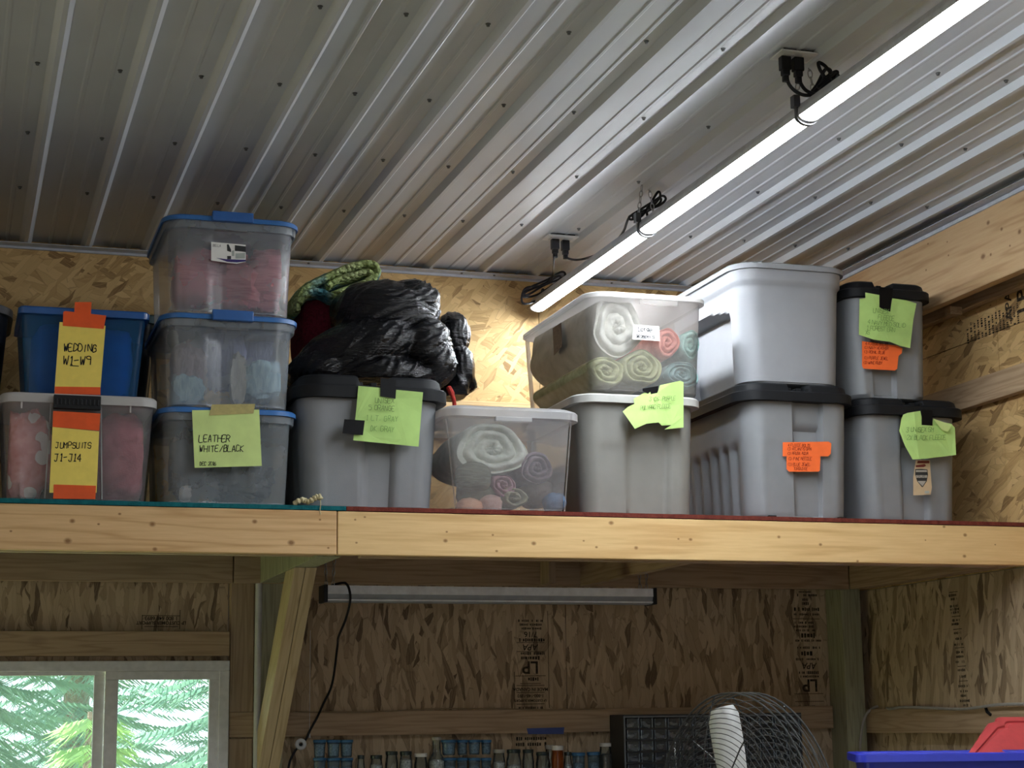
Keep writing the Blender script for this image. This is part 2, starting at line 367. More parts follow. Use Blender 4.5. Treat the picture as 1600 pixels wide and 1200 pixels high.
# ceiling: ribbed steel panels
m = MB(); m.box(XL, XR, YF, YB, ZF+.03, ZF+.06); ceiling = tag(m.build('ceiling', SID), kind='structure')
PITCHX = .2286; X0 = .2456
def rib_profile():
    # one pitch ending at the right foot of its rib (x=0): flat, two small beads, rib
    p = [(-.2286, 0), (-.2286+.058, 0), (-.2286+.063, -.0028), (-.2286+.071, -.0028), (-.2286+.076, 0),
         (-.2286+.126, 0), (-.2286+.131, -.0028), (-.2286+.139, -.0028), (-.2286+.144, 0),
         (-.048, 0), (-.031, -.019), (-.017, -.019)]
    return p
prof = []
for k in range(4): prof += [(x+(k+1)*PITCHX, z) for x, z in rib_profile()]
prof.append((4*PITCHX, 0))
m = MB(); ys = [YF+.02, YB-.004]
v = [(x, y, z) for y in ys for x, z in prof]; n = len(prof)
m.add(v, [(i, i+1, n+i+1, n+i) for i in range(n-1)])
pan0 = m.build('ceiling_panel', STEEL, ceiling)
sm = MB(); sm.lathe([(.0075, 0), (.0075, -.002), (.0048, -.0025), (.0048, -.0075), (.003, -.0085)], n=8)
scr = sm.build('screw', SCREW, pan0, local=True); first = True
i0 = -12
nq = 0
for q in range(i0, 16, 4):
    x = X0+PITCHX*q
    if q == i0: pn = pan0
    else:
        pn = pan0.copy(); COL.objects.link(pn); pn.parent = ceiling
    pn.location = (x, 0, ZF)
    for k in range(4):
        for ry in (-1.83, -1.22, -.607, .012, .63):
            xs_ = PITCHX*k+(.858-X0-2*PITCHX)
            wx = x+xs_
            if wx < -.9 or wx > 3.45: continue
            if first: s_ = scr; first = False
            else: s_ = scr.copy(); COL.objects.link(s_)
            s_.parent = pn; s_.location = (xs_, ry+random.Random(q*50+k*7+int(ry*10)).uniform(-.012, .012), 0)
# trims
def trim(name, boxes):
    m = MB()
    for b in boxes: m.box(*b)
    return tag(m.build(name, TRIM), kind='structure')
t1 = trim('trim_1', [(XL, XR, 1.290, YB, ZC-.004, ZC-.001), (XL, XR, 1.340, YB-.001, ZC-.013, ZC-.004)])
m = MB(); rr = random.Random(4)
for x in (1.32, 1.96, 2.10, 2.62, 3.05): m.lathe([(.005, 0), (.005, -.004)], x, 1.31, 8, ZC-.004)
m.build('trim_screw', SCREW, t1)
trim('trim_2', [(3.482, 3.531, YF, 1.29, ZC-.004, ZC-.001), (3.522, 3.5305, YF, 1.17, ZC-.02, ZC-.006)])

# ================================================================== storage shelf (loft)
shelf = empty('storage_shelf', (1.4, .6, 0), 'long timber storage shelf on joists holding the plastic totes', 'shelf')
jx = P(527, 830, 0).x
m = MB(); m.box(-2.4, jx-.0015, 0, .038, 0.0, .139); m.build('beam', BEAM_A, shelf, bevel=.003)
m = MB(); m.box(jx+.0015, XR-.01, 0, .038, 0.0, .1385); m.build('beam', BEAM_B, shelf, bevel=.003)
m = MB(); m.box(-2.4, 1.1, .041, .079, -.002, .138); m.build('beam', PINE_X, shelf, bevel=.003)
m = MB(); m.box(1.25, 3.59, .041, .079, -.004, .136); m.build('beam', PINE_X, shelf, bevel=.003)
dx = P(541, 795, 0).x
TEAL = fabric('teal_paint', (.012, .15, .17), (.006, .09, .11), 30, bump=.3)
MAROON = fabric('maroon_paint', (.19, .045, .03), (.11, .022, .018), 40, bump=.3)
def deck(x0, x1, mat, seed):
    m = MB(); r = random.Random(seed); n = int((x1-x0)/.02); pts = []
    top = [(x0+(x1-x0)*i/n, -.002+r.uniform(-.002, .002)) for i in range(n+1)]
    pts = top+[(x1, YB-.002), (x0, YB-.002)]
    m.prism(pts, 2, .1405, .154); return m.build('deck_panel', mat, shelf)
deck(-2.4, dx-.001, TEAL, 1); deck(dx+.001, XR-.001, MAROON, 2)
for x0, x1 in ((1.118, 1.196), (2.400, 2.440), (.10, .14), (-.6, -.56)):
    m = MB(); m.box(x0, x1, .081, 1.168, 0.0, .139)
    if x0 < .9: m = MB(); m.box(x0, x1, .081, 1.168, .07, .139)
    m.build('joist', TREATED if x0 > 1 and x0 < 1.2 else PINE_Y, shelf, bevel=.003)
m = MB(); m.box(2.232, 2.262, 1.06, 1.168, 0.004, .139); m.build('blocking', PINE_Z, shelf, bevel=.002)
lx = P(365, 890, 1.17).x
for a, b in ((-2.4, lx-.002), (lx+.002, 3.598)):
    m = MB(); m.box(a, b, 1.17, 1.208, 0, .14); m.build('ledger', PINE_X, shelf, bevel=.003)
for x0 in (1.118, 1.158):
    m = MB(); m.prism([(.47, -.001), (1.205, -.736), (1.205, -.566), (.64, -.001)], 0, x0, x0+.038); m.build('brace', wood('brace_wood%g' % x0, 1, (.62, .50, .30), (.42, .31, .17), rot=(math.radians(45), 0, 0)), shelf, bevel=.002)
NAIL = plain('nail_head', (.03, .025, .02), .5, .4, .5)
# ================================================================== window and outside
win = MB()
fx1 = WX1; fz1 = WZ1; yf0, yf1 = 1.296, YB+.04
def frame_rect(m, x0, x1, z0, z1, t, y0, y1, tt=None):
    tt = tt or t
    m.box(x0, x1, y0, y1, z1-tt, z1); m.box(x0, x1, y0, y1, z0, z0+tt); m.box(x0, x0+t, y0, y1, z0+tt, z1-tt); m.box(x1-t, x1, y0, y1, z0+tt, z1-tt)
frame_rect(win, WX0, WX1, WZ0, WZ1, .038, yf0, yf1)
window = tag(win.build('window_1', VINYL, bevel=.003), kind='structure')
a = P(165, 1060, 1.31).x; b = P(357, 1060, 1.31).x-.03
zt = P(200, 1049, 1.31).z
m = MB(); frame_rect(m, a, b+.005, WZ0+.03, zt, P(184, 1100, 1.31).x-a, 1.305, 1.330, zt-P(250, 1062, 1.31).z); s1 = m.build('sash', VINYL, window, bevel=.002)
a2 = P(147, 1060, 1.345).x; b2 = P(164, 1060, 1.345).x
m = MB(); frame_rect(m, WX0+.03, b2, WZ0+.03, P(100, 1047, 1.345).z, b2-a2, 1.335, 1.36, .02); s2 = m.build('sash', VINYL, window, bevel=.002)
GLS = glass('window_glass', (.94, .99, .99), .14, (.85, 1.0, 1.0))
m = MB(); m.box(a+.02, b-.015, 1.316, 1.319, WZ0+.05, zt-.02); m.build('pane', GLS, s1)
m = MB(); m.box(WX0+.04, b2-.02, 1.346, 1.349, WZ0+.05, P(100, 1047, 1.345).z-.01); m.build('pane', GLS, s2)
# lawn outside and spruces
m = MB(); m.box(-14, 14, YB+.06, 30, ZG-.3, ZG-.05); m.box(-30, XL-.12, YF-.06, YB+.06, ZG-.3, ZG-.05)
tag(m.build('ground', fabric('lawn', (.42, .45, .20), (.28, .31, .13), 8, bump=.2)), kind='structure')
m = MB(); m.box(-14, 14, -30, YF-.06, ZG-.3, ZG-.05); tag(m.build('ground', plain('gravel', (.30, .29, .28), .8, .2, scale=60, var=.2)), kind='structure')
BARK = plain('bark', (.16, .12, .09), .8, .2, var=.2)
def spruce(x, y, h, w, seed, mats, label, z0=ZG-.05):
    r = random.Random(seed); root = empty('spruce_tree', (x, y, z0), label, 'tree', 'spruces outside the window')
    t = MB(); t.tube([(x, y, z0), (x, y, z0+h*.95)], [.12, .02], 8); t.build('trunk', BARK, root, smooth=True)
    f = MB(); lev = int(h/.16)
    for i in range(lev):
        z = z0+.5+(h-.5)*i/lev; L = w*(1-i/lev)**.8+.12; nb = 11
        for k in range(nb):
            a = 2*math.pi*(k+r.random()*.8)/nb+i*.7; l = L*r.uniform(.75, 1.15); dr = r.uniform(.35, .6)
            for j in range(int(l/.04)+2):
                s = (j+.5)/(l/.04+2)
                px, py, pz = x+math.cos(a)*l*s, y+math.sin(a)*l*s, z-l*dr*s+.25*l*s*s
                for side in (-1, 1):
                    ln = .16*(1.15-s)*r.uniform(.6, 1.3)+.04; an = a+side*r.uniform(.5, 1.0)
                    tip = (px+math.cos(an)*ln, py+math.sin(an)*ln, pz-ln*r.uniform(.3, .8)); ww = .0075
                    f.add([(px, py, pz+ww), (px-math.sin(a)*ww, py+math.cos(a)*ww, pz-ww), tip], [(0, 1, 2)])
    ff = f.build('foliage', mats, root); ff['kind'] = 'stuff'
NEEDLE = fabric('needles', (.24, .42, .30), (.10, .24, .18), 6, bump=.1)
NEEDLE2 = fabric('needles_young', (.42, .62, .24), (.26, .46, .16), 6, bump=.1)
spruce(.12, 4.7, 5.2, .95, 1, NEEDLE, 'tall blue green spruce outside the left window pane')
spruce(.68, 3.35, P(115, 1082, 3.35).z-(ZG-.05), .36, 2, NEEDLE2, 'small bright green young spruce seen through left window pane')
spruce(1.62, 4.3, 5.5, .95, 3, NEEDLE, 'tall spruce with drooping branches outside the right window pane')
spruce(.95, 8.4, 8, 1.2, 4, NEEDLE, 'dark spruce farther back between the two window trees')
spruce(-1.7, 7.6, 8, 1.2, 5, NEEDLE, 'spruce farthest to the left beyond the window')
spruce(3.6, 8.2, 8, 1.2, 6, NEEDLE, 'spruce farthest to the right beyond the window')

# ================================================================== LED tube lights
LX, LZ = 2.267, 1.147
def led(name, axis, a, b, c, z, lit, label, group):
    """linkable strip lamp: aluminium back, half-round diffuser, black end caps; runs a..b"""
    mid = (a+b)/2; loc = (c, mid, z) if axis == 1 else (mid, c, z)
    root = empty(name, loc, label, 'lamp', group)
    def sweep(prof, a0, b0):
        m = MB(); m.prism([(c+p[0], z+p[1]) for p in prof] if axis == 1 else [(c+p[0], z+p[1]) for p in prof], axis if axis == 1 else 0, a0, b0); return m
    dif = [(.030*math.cos(t), .003-.014*math.sin(t)) for t in [math.radians(180*i/13) for i in range(14)]]
    hs = [(-.0305, .0025), (-.0285, .020), (-.020, .040), (.020, .040), (.0285, .020), (.0305, .0025)]
    sweep(hs, a+.012, b-.012).build('housing', HOUSING, root)
    sweep(dif, a+.012, b-.012).build('diffuser', lit, root)
    cp = [(-.032, .004), (-.030, .021), (-.021, .0415), (.021, .0415), (.030, .021), (.032, .004)]+[(.032*math.cos(t), .003-.0155*math.sin(t)) for t in [math.pi*i/10 for i in range(1, 10)]]
    for e0, e1 in ((a, a+.014), (b-.014, b)):
        sweep(cp, e0, e1).build('end_cap', BLACKPL if lit is None else HOUSING, root, bevel=.002)
    return root
def chain(name, p0, p1, label, group, link_len=.026):
    root = empty(name, p1, label, 'chain', group); p0, p1 = Vector(p0), Vector(p1); d = p1-p0; n = max(2, int(d.length/(link_len*.78))); t = d.normalized()
    a = t.orthogonal().normalized(); b = t.cross(a)
    for i in range(n):
        cpt = p0+d*((i+.5)/n); s = a if i % 2 == 0 else b; pts = []
        for k in range(12):
            an = 2*math.pi*k/12; pts.append(cpt+t*(math.sin(an)*link_len*.5)+s*(math.cos(an)*link_len*.24))
        m = MB(); m.tube(pts, .0016, 5, True); m.build('chain_link', CHROME, root, smooth=True)
    return root
LG = 'lit strip lamps under the ceiling'
ends = [(1.262, .037), (.037, -1.188), (-1.188, -2.413), (-2.413, -3.638)]
for i, (e1, e0) in enumerate(ends):
    led('strip_lamp', 1, e0+.002, e1-.002, LX, LZ, DIFFLIT, ('lit strip lamp nearest the back wall, above the clear lidded bin', 'lit strip lamp second from the back wall, above the tall grey tote',
        'lit strip lamp third from the back wall, below the ceiling outlet', 'lit strip lamp farthest from the back wall')[i], LG)
for i, (e1, e0) in enumerate([(-1.4, -2.62), (-2.62, -3.84)]):  # unseen lamps added at the left to brighten the tote fronts
    led('strip_lamp', 1, e0+.002, e1-.002, -1.9, LZ, DIFFLIT2, ('added unseen strip lamp out at the left, rear one', 'added unseen strip lamp out at the left, front one')[i], LG)
for i, ey in enumerate((.037, -1.188, -2.413)):
    m = MB(); cpf = [(.038*math.cos(t), .002-.036*math.sin(t)) for t in [math.pi*(k)/10 for k in range(11)]]
    out_ = [(-.036, .036), (-.012, .042)]+[]
    pts = [(LX-.034, LZ+.042)]+[(LX+.034*math.cos(t), LZ+.004-.025*math.sin(t)) for t in [math.pi*(10-k)/10 for k in range(11)]]+[(LX+.034, LZ+.042)]
    m = MB()
    for q in range(len(pts)-1):
        a_, b_ = Vector((pts[q][0], 0, pts[q][1])), Vector((pts[q+1][0], 0, pts[q+1][1])); nrm = (b_-a_).cross(Vector((0, 1, 0))).normalized()*.004
        hw = .007
        m.prism([(a_.x, a_.z), (b_.x, b_.z), (b_.x+nrm.x, b_.z+nrm.z), (a_.x+nrm.x, a_.z+nrm.z)], 1, ey-hw, ey+hw)
    m.box(LX-.043, LX-.024, ey-.012, ey+.012, LZ+.030, LZ+.064); m.box(LX+.024, LX+.043, ey-.012, ey+.012, LZ+.030, LZ+.064)
    rt = empty('hanging_clip', (LX, ey, LZ+.03), ('dark hook clip joining the first and second strip lamps', 'dark hook clip joining the second and third strip lamps', 'dark hook clip on the third strip lamp')[i], 'clip', 'lamp hanging clips')
    m.build('hook', plain('clip_grey', (.05, .05, .055), .5), rt)
    for k, (sx_, sn) in enumerate(((-.032, 'left'), (.032, 'right'))):
        chain('hanging_chain', (LX+sx_*.4+.0, ey, ZF-.004), (LX+sx_*.9, ey, LZ+.062), f'thin {sn} chain holding the '+('first', 'second', 'third')[i]+' hook clip under the ceiling', 'lamp hanging chains')
# ceiling outlets + plugs + cords
def outlet(cx, cy, label):
    root = empty('ceiling_outlet', (cx, cy, ZF-.02), label, 'outlet', 'white ceiling outlets')
    m = MB(); m.box(cx-.062, cx+.062, cy-.04, cy+.04, ZF-.012, ZF-.007); m.build('plate', WHITEPL, root, bevel=.002); m = MB(); m.box(cx-.05, cx+.05, cy-.03, cy+.03, ZF-.0068, ZF-.0005); m.build('box', BLACKRUB, root)
    for s in (-.028, .028):
        m = MB(); m.box(cx+s-.017, cx+s+.017, cy-.02, cy+.02, ZF-.0145, ZF-.0122); m.build('socket', plain('socket_white', (.66, .67, .68), .4), root, bevel=.002)
def plug(x, y, z, parent):
    m = MB(); m.box(x-.015, x+.015, y-.012, y+.012, z-.040, z); m.box(x-.011, x+.011, y-.010, y+.010, z-.056, z-.040); m.box(x-.008, x+.008, y-.008, y+.008, z-.074, z-.056)
    m.build('plug', BLACKRUB, parent, bevel=.003)
def cord(pts, label, r=.0045, name='power_cord', mat=None, pl=None, sub=8, group='lamp power cords'):
    p = spline(pts, sub); root = empty(name, p[0], label, 'cord', group)
    m = MB(); m.tube(p, r, 7); m.build('cable', mat or BLACKRUB, root, smooth=True)
    if pl: plug(*pl, root)
    return root
o1 = PZ(872, 372, ZF-.010); o2 = PZ(1238, 88, ZF-.010)
outlet(o1.x+.01, o1.y, 'white outlet plate on the ceiling near the back wall')
outlet(o2.x+.01, o2.y, 'white outlet plate on the ceiling nearer the viewer, above the second clip')
zt_ = ZF-.0147
def Q(u, v, y): p = P(u, v, y); return (p.x, p.y, p.z)
# near-wall outlet: left plug hangs into a coil at the lamp end, right plug runs to the first clip
lp, rp = PZ(867, 374, zt_), PZ(883, 376, zt_)
yy = lp.y
coil = [Q(866, 396, yy), Q(865, 415, yy+.05), Q(862, 435, 1.15), Q(845, 446, 1.2), Q(822, 456, 1.2), Q(819, 464, 1.2), Q(840, 460, 1.2), Q(872, 440, 1.18), Q(883, 430, 1.17), Q(877, 425, 1.18), Q(855, 437, 1.2), Q(830, 448, 1.21), Q(818, 456, 1.21), Q(824, 461, 1.2),
        Q(850, 446, 1.2), Q(874, 436, 1.18), Q(872, 432, 1.18), Q(846, 446, 1.2), Q(822, 450, 1.21), Q(815, 466, 1.21), Q(820, 475, 1.2), Q(840, 468, 1.2), Q(848, 452, 1.2), Q(850, 461, 1.19), Q(850, 470, 1.2), (LX-.005, 1.23, LZ+.035)]
cord(coil, 'black power cord coiled at the wall end of the strip lamps', pl=(lp.x, lp.y, zt_))
y3 = .10
cord([Q(883, 397, rp.y), Q(886, 403, rp.y), Q(900, 406, rp.y), Q(918, 403, rp.y), Q(945, 392, .45), Q(965, 374, .3), Q(975, 360, .2), Q(983, 340, y3), Q(1000, 328, y3), Q(1022, 314, y3-.02), Q(1035, 306, y3), Q(1040, 312, y3), Q(1028, 322, y3), Q(1002, 330, y3), Q(984, 338, y3), Q(986, 343, y3), Q(1002, 338, y3-.03),
      Q(1014, 322, y3-.03), Q(1028, 300, y3-.03), Q(1031, 308, y3-.03), Q(1016, 325, y3-.03), Q(994, 334, y3), Q(990, 340, y3), Q(1010, 331, y3), Q(1030, 318, y3), Q(1032, 310, y3), Q(1020, 318, y3), Q(1011, 326, y3), Q(1013, 340, y3), Q(1022, 336, y3), Q(1030, 328, y3), Q(1036, 333, y3), (LX, .0, LZ+.034)],
     'black power cord running to a tied bundle above the first hook clip', pl=(rp.x, rp.y, zt_))
lp, rp = PZ(1226, 89, zt_), PZ(1246, 91, zt_)
y4 = -1.25
cord([Q(1229, 118, lp.y), Q(1233, 132, lp.y), Q(1245, 144, lp.y), Q(1262, 149, y4), Q(1285, 142, y4), Q(1303, 128, y4), Q(1308, 112, y4), Q(1292, 120, y4), Q(1276, 134, y4), Q(1268, 146, y4), Q(1284, 132, y4-.02), Q(1300, 117, y4-.02), Q(1312, 122, y4-.02), Q(1296, 136, y4), Q(1274, 142, y4), Q(1280, 126, y4), Q(1290, 108, y4), Q(1298, 112, y4), Q(1290, 128, y4), Q(1300, 134, y4), Q(1315, 125, y4), (LX, -1.32, LZ+.034)],
     'black power cord from the left plug of the nearer ceiling outlet', r=.0052, pl=(lp.x, lp.y, zt_))
cord([Q(1249, 120, rp.y), Q(1252, 132, rp.y), Q(1262, 143, rp.y), Q(1280, 147, y4-.04), Q(1298, 138, y4-.04), Q(1302, 122, y4-.04), Q(1290, 104, y4-.03), Q(1279, 98, y4-.03), Q(1281, 108, y4-.04), Q(1288, 122, y4-.04), Q(1278, 136, y4-.04), Q(1290, 126, y4-.05), Q(1306, 115, y4-.05), Q(1300, 130, y4-.05), Q(1282, 140, y4-.05), Q(1300, 126, y4-.06), (LX+.01, -1.36, LZ+.034)],
     'black power cord tangled above the second hook clip', r=.0052, pl=(rp.x, rp.y, zt_))
# ================================================================== plastic totes
GREYPL = plain('grey_tote_plastic', (.235, .245, .262), .46, .4, grain=.25, var=.04, scale=9)
GREYWARM = plain('warm_grey_tote_plastic', (.235, .232, .215), .46, .4, grain=.25, var=.04, scale=9)
GREYLID = plain('light_grey_lid', (.46, .46, .44), .42, .4, var=.03)
BLACKLID = plain('black_lid_plastic', (.011, .012, .014), .5, .16, grain=.25, var=.04)
BLUELID = plain('blue_lid_plastic', (.035, .16, .46), .35, .5, var=.04)
BLUELATCH = plain('blue_latch_plastic', (.03, .125, .40), .35, .5, var=.04)
CLEAR = clearplastic('clear_bin_plastic', (.98, .985, .99), .27, (.82, .91, 1.0))
CLEARW = clearplastic('clear_white_bin_plastic', (.985, .985, .99), .20, (.96, .96, .98))
CLEARP = clearplastic('clear_pinkish_bin_plastic', (.99, .985, .98), .20, (.88, .84, .82))
WLID = clearplastic('white_lid_plastic', (.98, .98, .99), .50, (.88, .88, .90), .3)
BRIGHTLID = clearplastic('white_rim_plastic', (.98, .97, .96), .78, (.92, .90, .89), .3)
BLUECLEAR = clearplastic('blue_bin_plastic', (.25, .55, .92), .36, (.05, .26, .62))
TEALLID = plain('dark_teal_lid', (.015, .085, .10), .4, .5)
SMOKE = clearplastic('smoky_bin_plastic', (.10, .13, .16), .55, (.03, .04, .055))
NAVY = plain('dark_navy_plastic', (.020, .024, .040), .4, .5)
PAPER_G = plain('green_paper', (.46, .68, .22), .8, .2, var=.05, scale=12)
PAPER_G2 = plain('pale_green_paper', (.62, .78, .30), .8, .2, var=.05, scale=12)
PAPER_Y = plain('yellow_paper', (.90, .72, .16), .8, .2, var=.03)
PAPER_W = plain('white_paper', (.86, .86, .84), .8, .2, var=.02)
TAPE_O = plain('orange_tape', (.84, .11, .02), .35, .45, var=.04)
STICK_O = plain('orange_sticker', (.95, .17, .04), .6, .3, var=.03)
TAPE_B = plain('black_tape', (.006, .006, .007), .4, .12, var=.1)
MASK = plain('masking_tape', (.46, .40, .16), .6, .3, var=.06, scale=60)
INK = plain('marker_ink', (.012, .014, .02), .6, .2)
PENCIL = plain('faded_pencil', (.20, .36, .11), .7, .2)
PENCIL2 = plain('faded_pencil_dark', (.13, .22, .07), .7, .2)
INKR = plain('red_brown_ink', (.22, .012, .01), .6, .2)

def sstep(a, b, x):
    t = max(0, min(1, (x-a)/(b-a))); return t*t*(3-2*t)
def rr(hw, hd, r, m=10, k=6):
    r = min(r, hw-.001, hd-.001); out = []
    segs = [((-hw+r, -hd), (hw-r, -hd), 0), ((hw, -hd+r), (hw, hd-r), 1), ((hw-r, hd), (-hw+r, hd), 2), ((-hw, hd-r), (-hw, -hd+r), 3)]
    nrm = [(0, -1), (1, 0), (0, 1), (-1, 0)]; cen = [(hw-r, -hd+r), (hw-r, hd-r), (-hw+r, hd-r), (-hw+r, -hd+r)]
    for i, (a, b, sd) in enumerate(segs):
        for j in range(m+1):
            t = j/m; s = t*2-1; out.append((a[0]+(b[0]-a[0])*t, a[1]+(b[1]-a[1])*t, nrm[i][0], nrm[i][1], sd, s))
        a0 = [-90, 0, 90, 180][i]
        for j in range(1, k):
            an = math.radians(a0+90*j/k); c, s_ = math.cos(an), math.sin(an)
            out.append((cen[i][0]+r*c, cen[i][1]+r*s_, c, s_, 4+i, 0))
    return out
def loft(rings, mat, name, parent, cap0=True, cap1=True, angle=.6):
    n = len(rings[0]); m = MB(); v = [p for R_ in rings for p in R_]; f = []
    for i in range(len(rings)-1):
        for k in range(n): f.append((i*n+k, i*n+(k+1) % n, (i+1)*n+(k+1) % n, (i+1)*n+k))
    if cap0: f.append(tuple(range(n))[::-1])
    if cap1: f.append(tuple((len(rings)-1)*n+k for k in range(n)))
    m.add(v, f); return m.build(name, mat, parent, angle=angle)
def body(parent, mat, xc, yf, z0, z1, wt, dt, taper=.03, r=.05, disp=None, rows=26, m=26, k=8, cap1=False, rb=.015, ytop=0):
    """tapered box shell: rim front plane at yf; disp(side, s, t) = inward relief"""
    yc = yf+dt/2; rings = []
    for q in range(-2, rows+1):
        t = max(0, q/rows); z = z0+(z1-z0)*t; ins = taper*(1-t)
        if q < 0:
            ins = taper+rb*(1, .3)[q+2]; z = z0+rb*(0, .3)[q+2]
        elif q == 0: z = z0+rb
        ring = []
        for (x, y, nx, ny, sd, s) in rr(wt/2-ins, dt/2-ins, r, m, k):
            d = disp(sd, s, t) if (disp and q >= 0) else 0
            ring.append((xc+x-nx*d, yc+y-ny*d, z))
        rings.append(ring)
    return loft(rings, mat, 'body', parent, True, cap1, .75)
def channel_disp(s0, s1, depth=.016, pocket=True, ribs=True, ptop=.76, pbot=.62):
    def f(sd, s, t):
        d = 0
        if sd == 0:
            e = .045; c = sstep(s0-e, s0+e, s)*(1-sstep(s1-e, s1+e, s)); d += depth*c
            if pocket and s0 < s < s1: d += .020*sstep(pbot-.10, ptop-.02, t)*(1-sstep(ptop-.005, ptop+.015, t))*c
            d += .004*(1-sstep(.60, .63, t))
        if sd in (1, 3) and ribs:
            c = (1-sstep(.60, .66, t))*sstep(-.98, -.9, s)*(1-sstep(.9, .98, s)); d += c*(.010+.008*math.sin(s*19))
        return d
    return f
def lid_loft(parent, mat, xc, yf, z, w_, dp, r, prof, name='lid', gap=None, angle=.5):
    """prof: (inset, dz, rail) rings from the outer lower edge inwards; rail rings drop to dz of the gap where gap(sd,s)"""
    yc = yf+dp/2; rings = []
    for (ins, dz, rail) in prof:
        ring = []
        for (x, y, nx, ny, sd, s) in rr(w_/2-ins, dp/2-ins, max(.012, r-ins*.6), 30, 8):
            g_ = gap(sd, s) if gap else 1
            ring.append((xc+x, yc+y, z+dz+rail*g_))
        rings.append(ring)
    return loft(rings, mat, name, parent, True, True, angle)
def black_lid(parent, xc, yf, z, w_, dp, r=.06, skirt=.034, rail=.030, gapw=.34, gc=0):
    g_ = lambda sd, s: (sstep(gapw-.05, gapw+.03, abs(s-gc)) if sd in (0, 2) else 1)
    l = lid_loft(parent, BLACKLID, xc, yf, z, w_, dp, r, [(.014, -skirt, 0), (0, -skirt, 0), (0, -.004, 0), (.004, 0, 0), (.016, .002, 0), (.021, 0, rail*.8), (.028, 0, rail), (.075, 0, rail), (.085, .004, 0)], gap=g_)
    m = MB()
    for s in (-.55, 0, .55): m.box(xc+(s*gapw+gc)*w_*.5-.010, xc+(s*gapw+gc)*w_*.5+.010, yf+.022, yf+.07, z, z+.014)
    m.build('lid_rib', BLACKLID, parent, bevel=.003)
    return l
def tote(name, label, xc, yf, z0, z1, wbody, dbody, group, cat='tote'):
    return empty(name, (xc, yf+dbody/2, z0), label, cat, group)
def sheet(parent, px, y, mat, name='note', label=None, th=.0008, curl=None):
    pts = []
    n = len(px)
    for i in range(n):
        a, b = px[i], px[(i+1) % n]; k = max(1, int(math.dist(a, b)/8))
        for j in range(k): pts.append((a[0]+(b[0]-a[0])*j/k, a[1]+(b[1]-a[1])*j/k))
    v = []
    for lay in (0, th):
        for (a, b) in pts: v.append(tuple(P(a, b, y-lay-(curl(a, b) if curl else 0))))
    n = len(pts); m = MB(); m.add(v, [tuple(range(n)), tuple(range(n, 2*n))[::-1]]+[(i, (i+1) % n, n+(i+1) % n, n+i) for i in range(n)])
    o = m.build(name, mat, parent)
    if label: o['label'] = label
    return o
GLY = {'A': '00 26 40|12 32', 'B': '00 06 36 45 34 03|34 43 41 30 00', 'C': '45 36 16 05 01 10 30 41', 'D': '00 06 26 44 42 20 00', 'E': '46 06 00 40|03 33', 'F': '46 06 00|03 33', 'G': '45 36 16 05 01 10 30 41 43 23', 'H': '06 00|46 40|03 43',
 'I': '26 20', 'J': '06 46|36 31 20 10 01', 'K': '06 00|46 03 40', 'L': '06 00 40', 'M': '00 06 23 46 40', 'N': '00 06 40 46', 'O': '16 05 01 10 30 41 45 36 16', 'P': '00 06 36 45 44 33 03', 'Q': '16 05 01 10 30 41 45 36 16|22 40', 'R': '00 06 36 45 44 33 03|23 40',
 'S': '45 36 16 05 04 13 33 42 41 30 10 01', 'T': '06 46|26 20', 'U': '06 01 10 30 41 46', 'V': '06 20 46', 'W': '06 10 24 30 46', 'X': '06 40|00 46', 'Y': '06 23 46|23 20', 'Z': '06 46 00 40', '1': '15 26 20|10 30', '2': '05 16 36 45 44 00 40', '3': '06 46 23 33 42 41 30 10 01', '4': '36 02 42|36 30',
 '5': '46 06 04 34 43 41 30 00', '6': '36 05 01 10 30 41 42 33 03', '7': '06 46 20', '8': '16 05 04 13 33 42 41 30 10 01 02 13 33 44 45 36 16', '9': '44 14 05 16 36 45 40', '0': '16 05 01 10 30 41 45 36 16', '/': '46 00', '-': '03 43', '(': '36 14 12 30', ')': '16 34 32 10', '.': '20 21', "'": '26 24', '?': '05 16 36 45 44 23 22|20 20',
 'a': '34 14 03 01 10 30|34 30', 'r': '04 00|02 14 34', 'g': '34 14 03 02 11 31|34 30 10', 'e': '02 42 43 34 14 03 01 10 30', 'o': '14 03 01 10 30 41 43 34 14', 'm': '04 00|03 14 23 20|23 34 43 40', 'n': '04 00|03 14 34 43 40', 's': '43 34 14 03 32 41 30 01'}
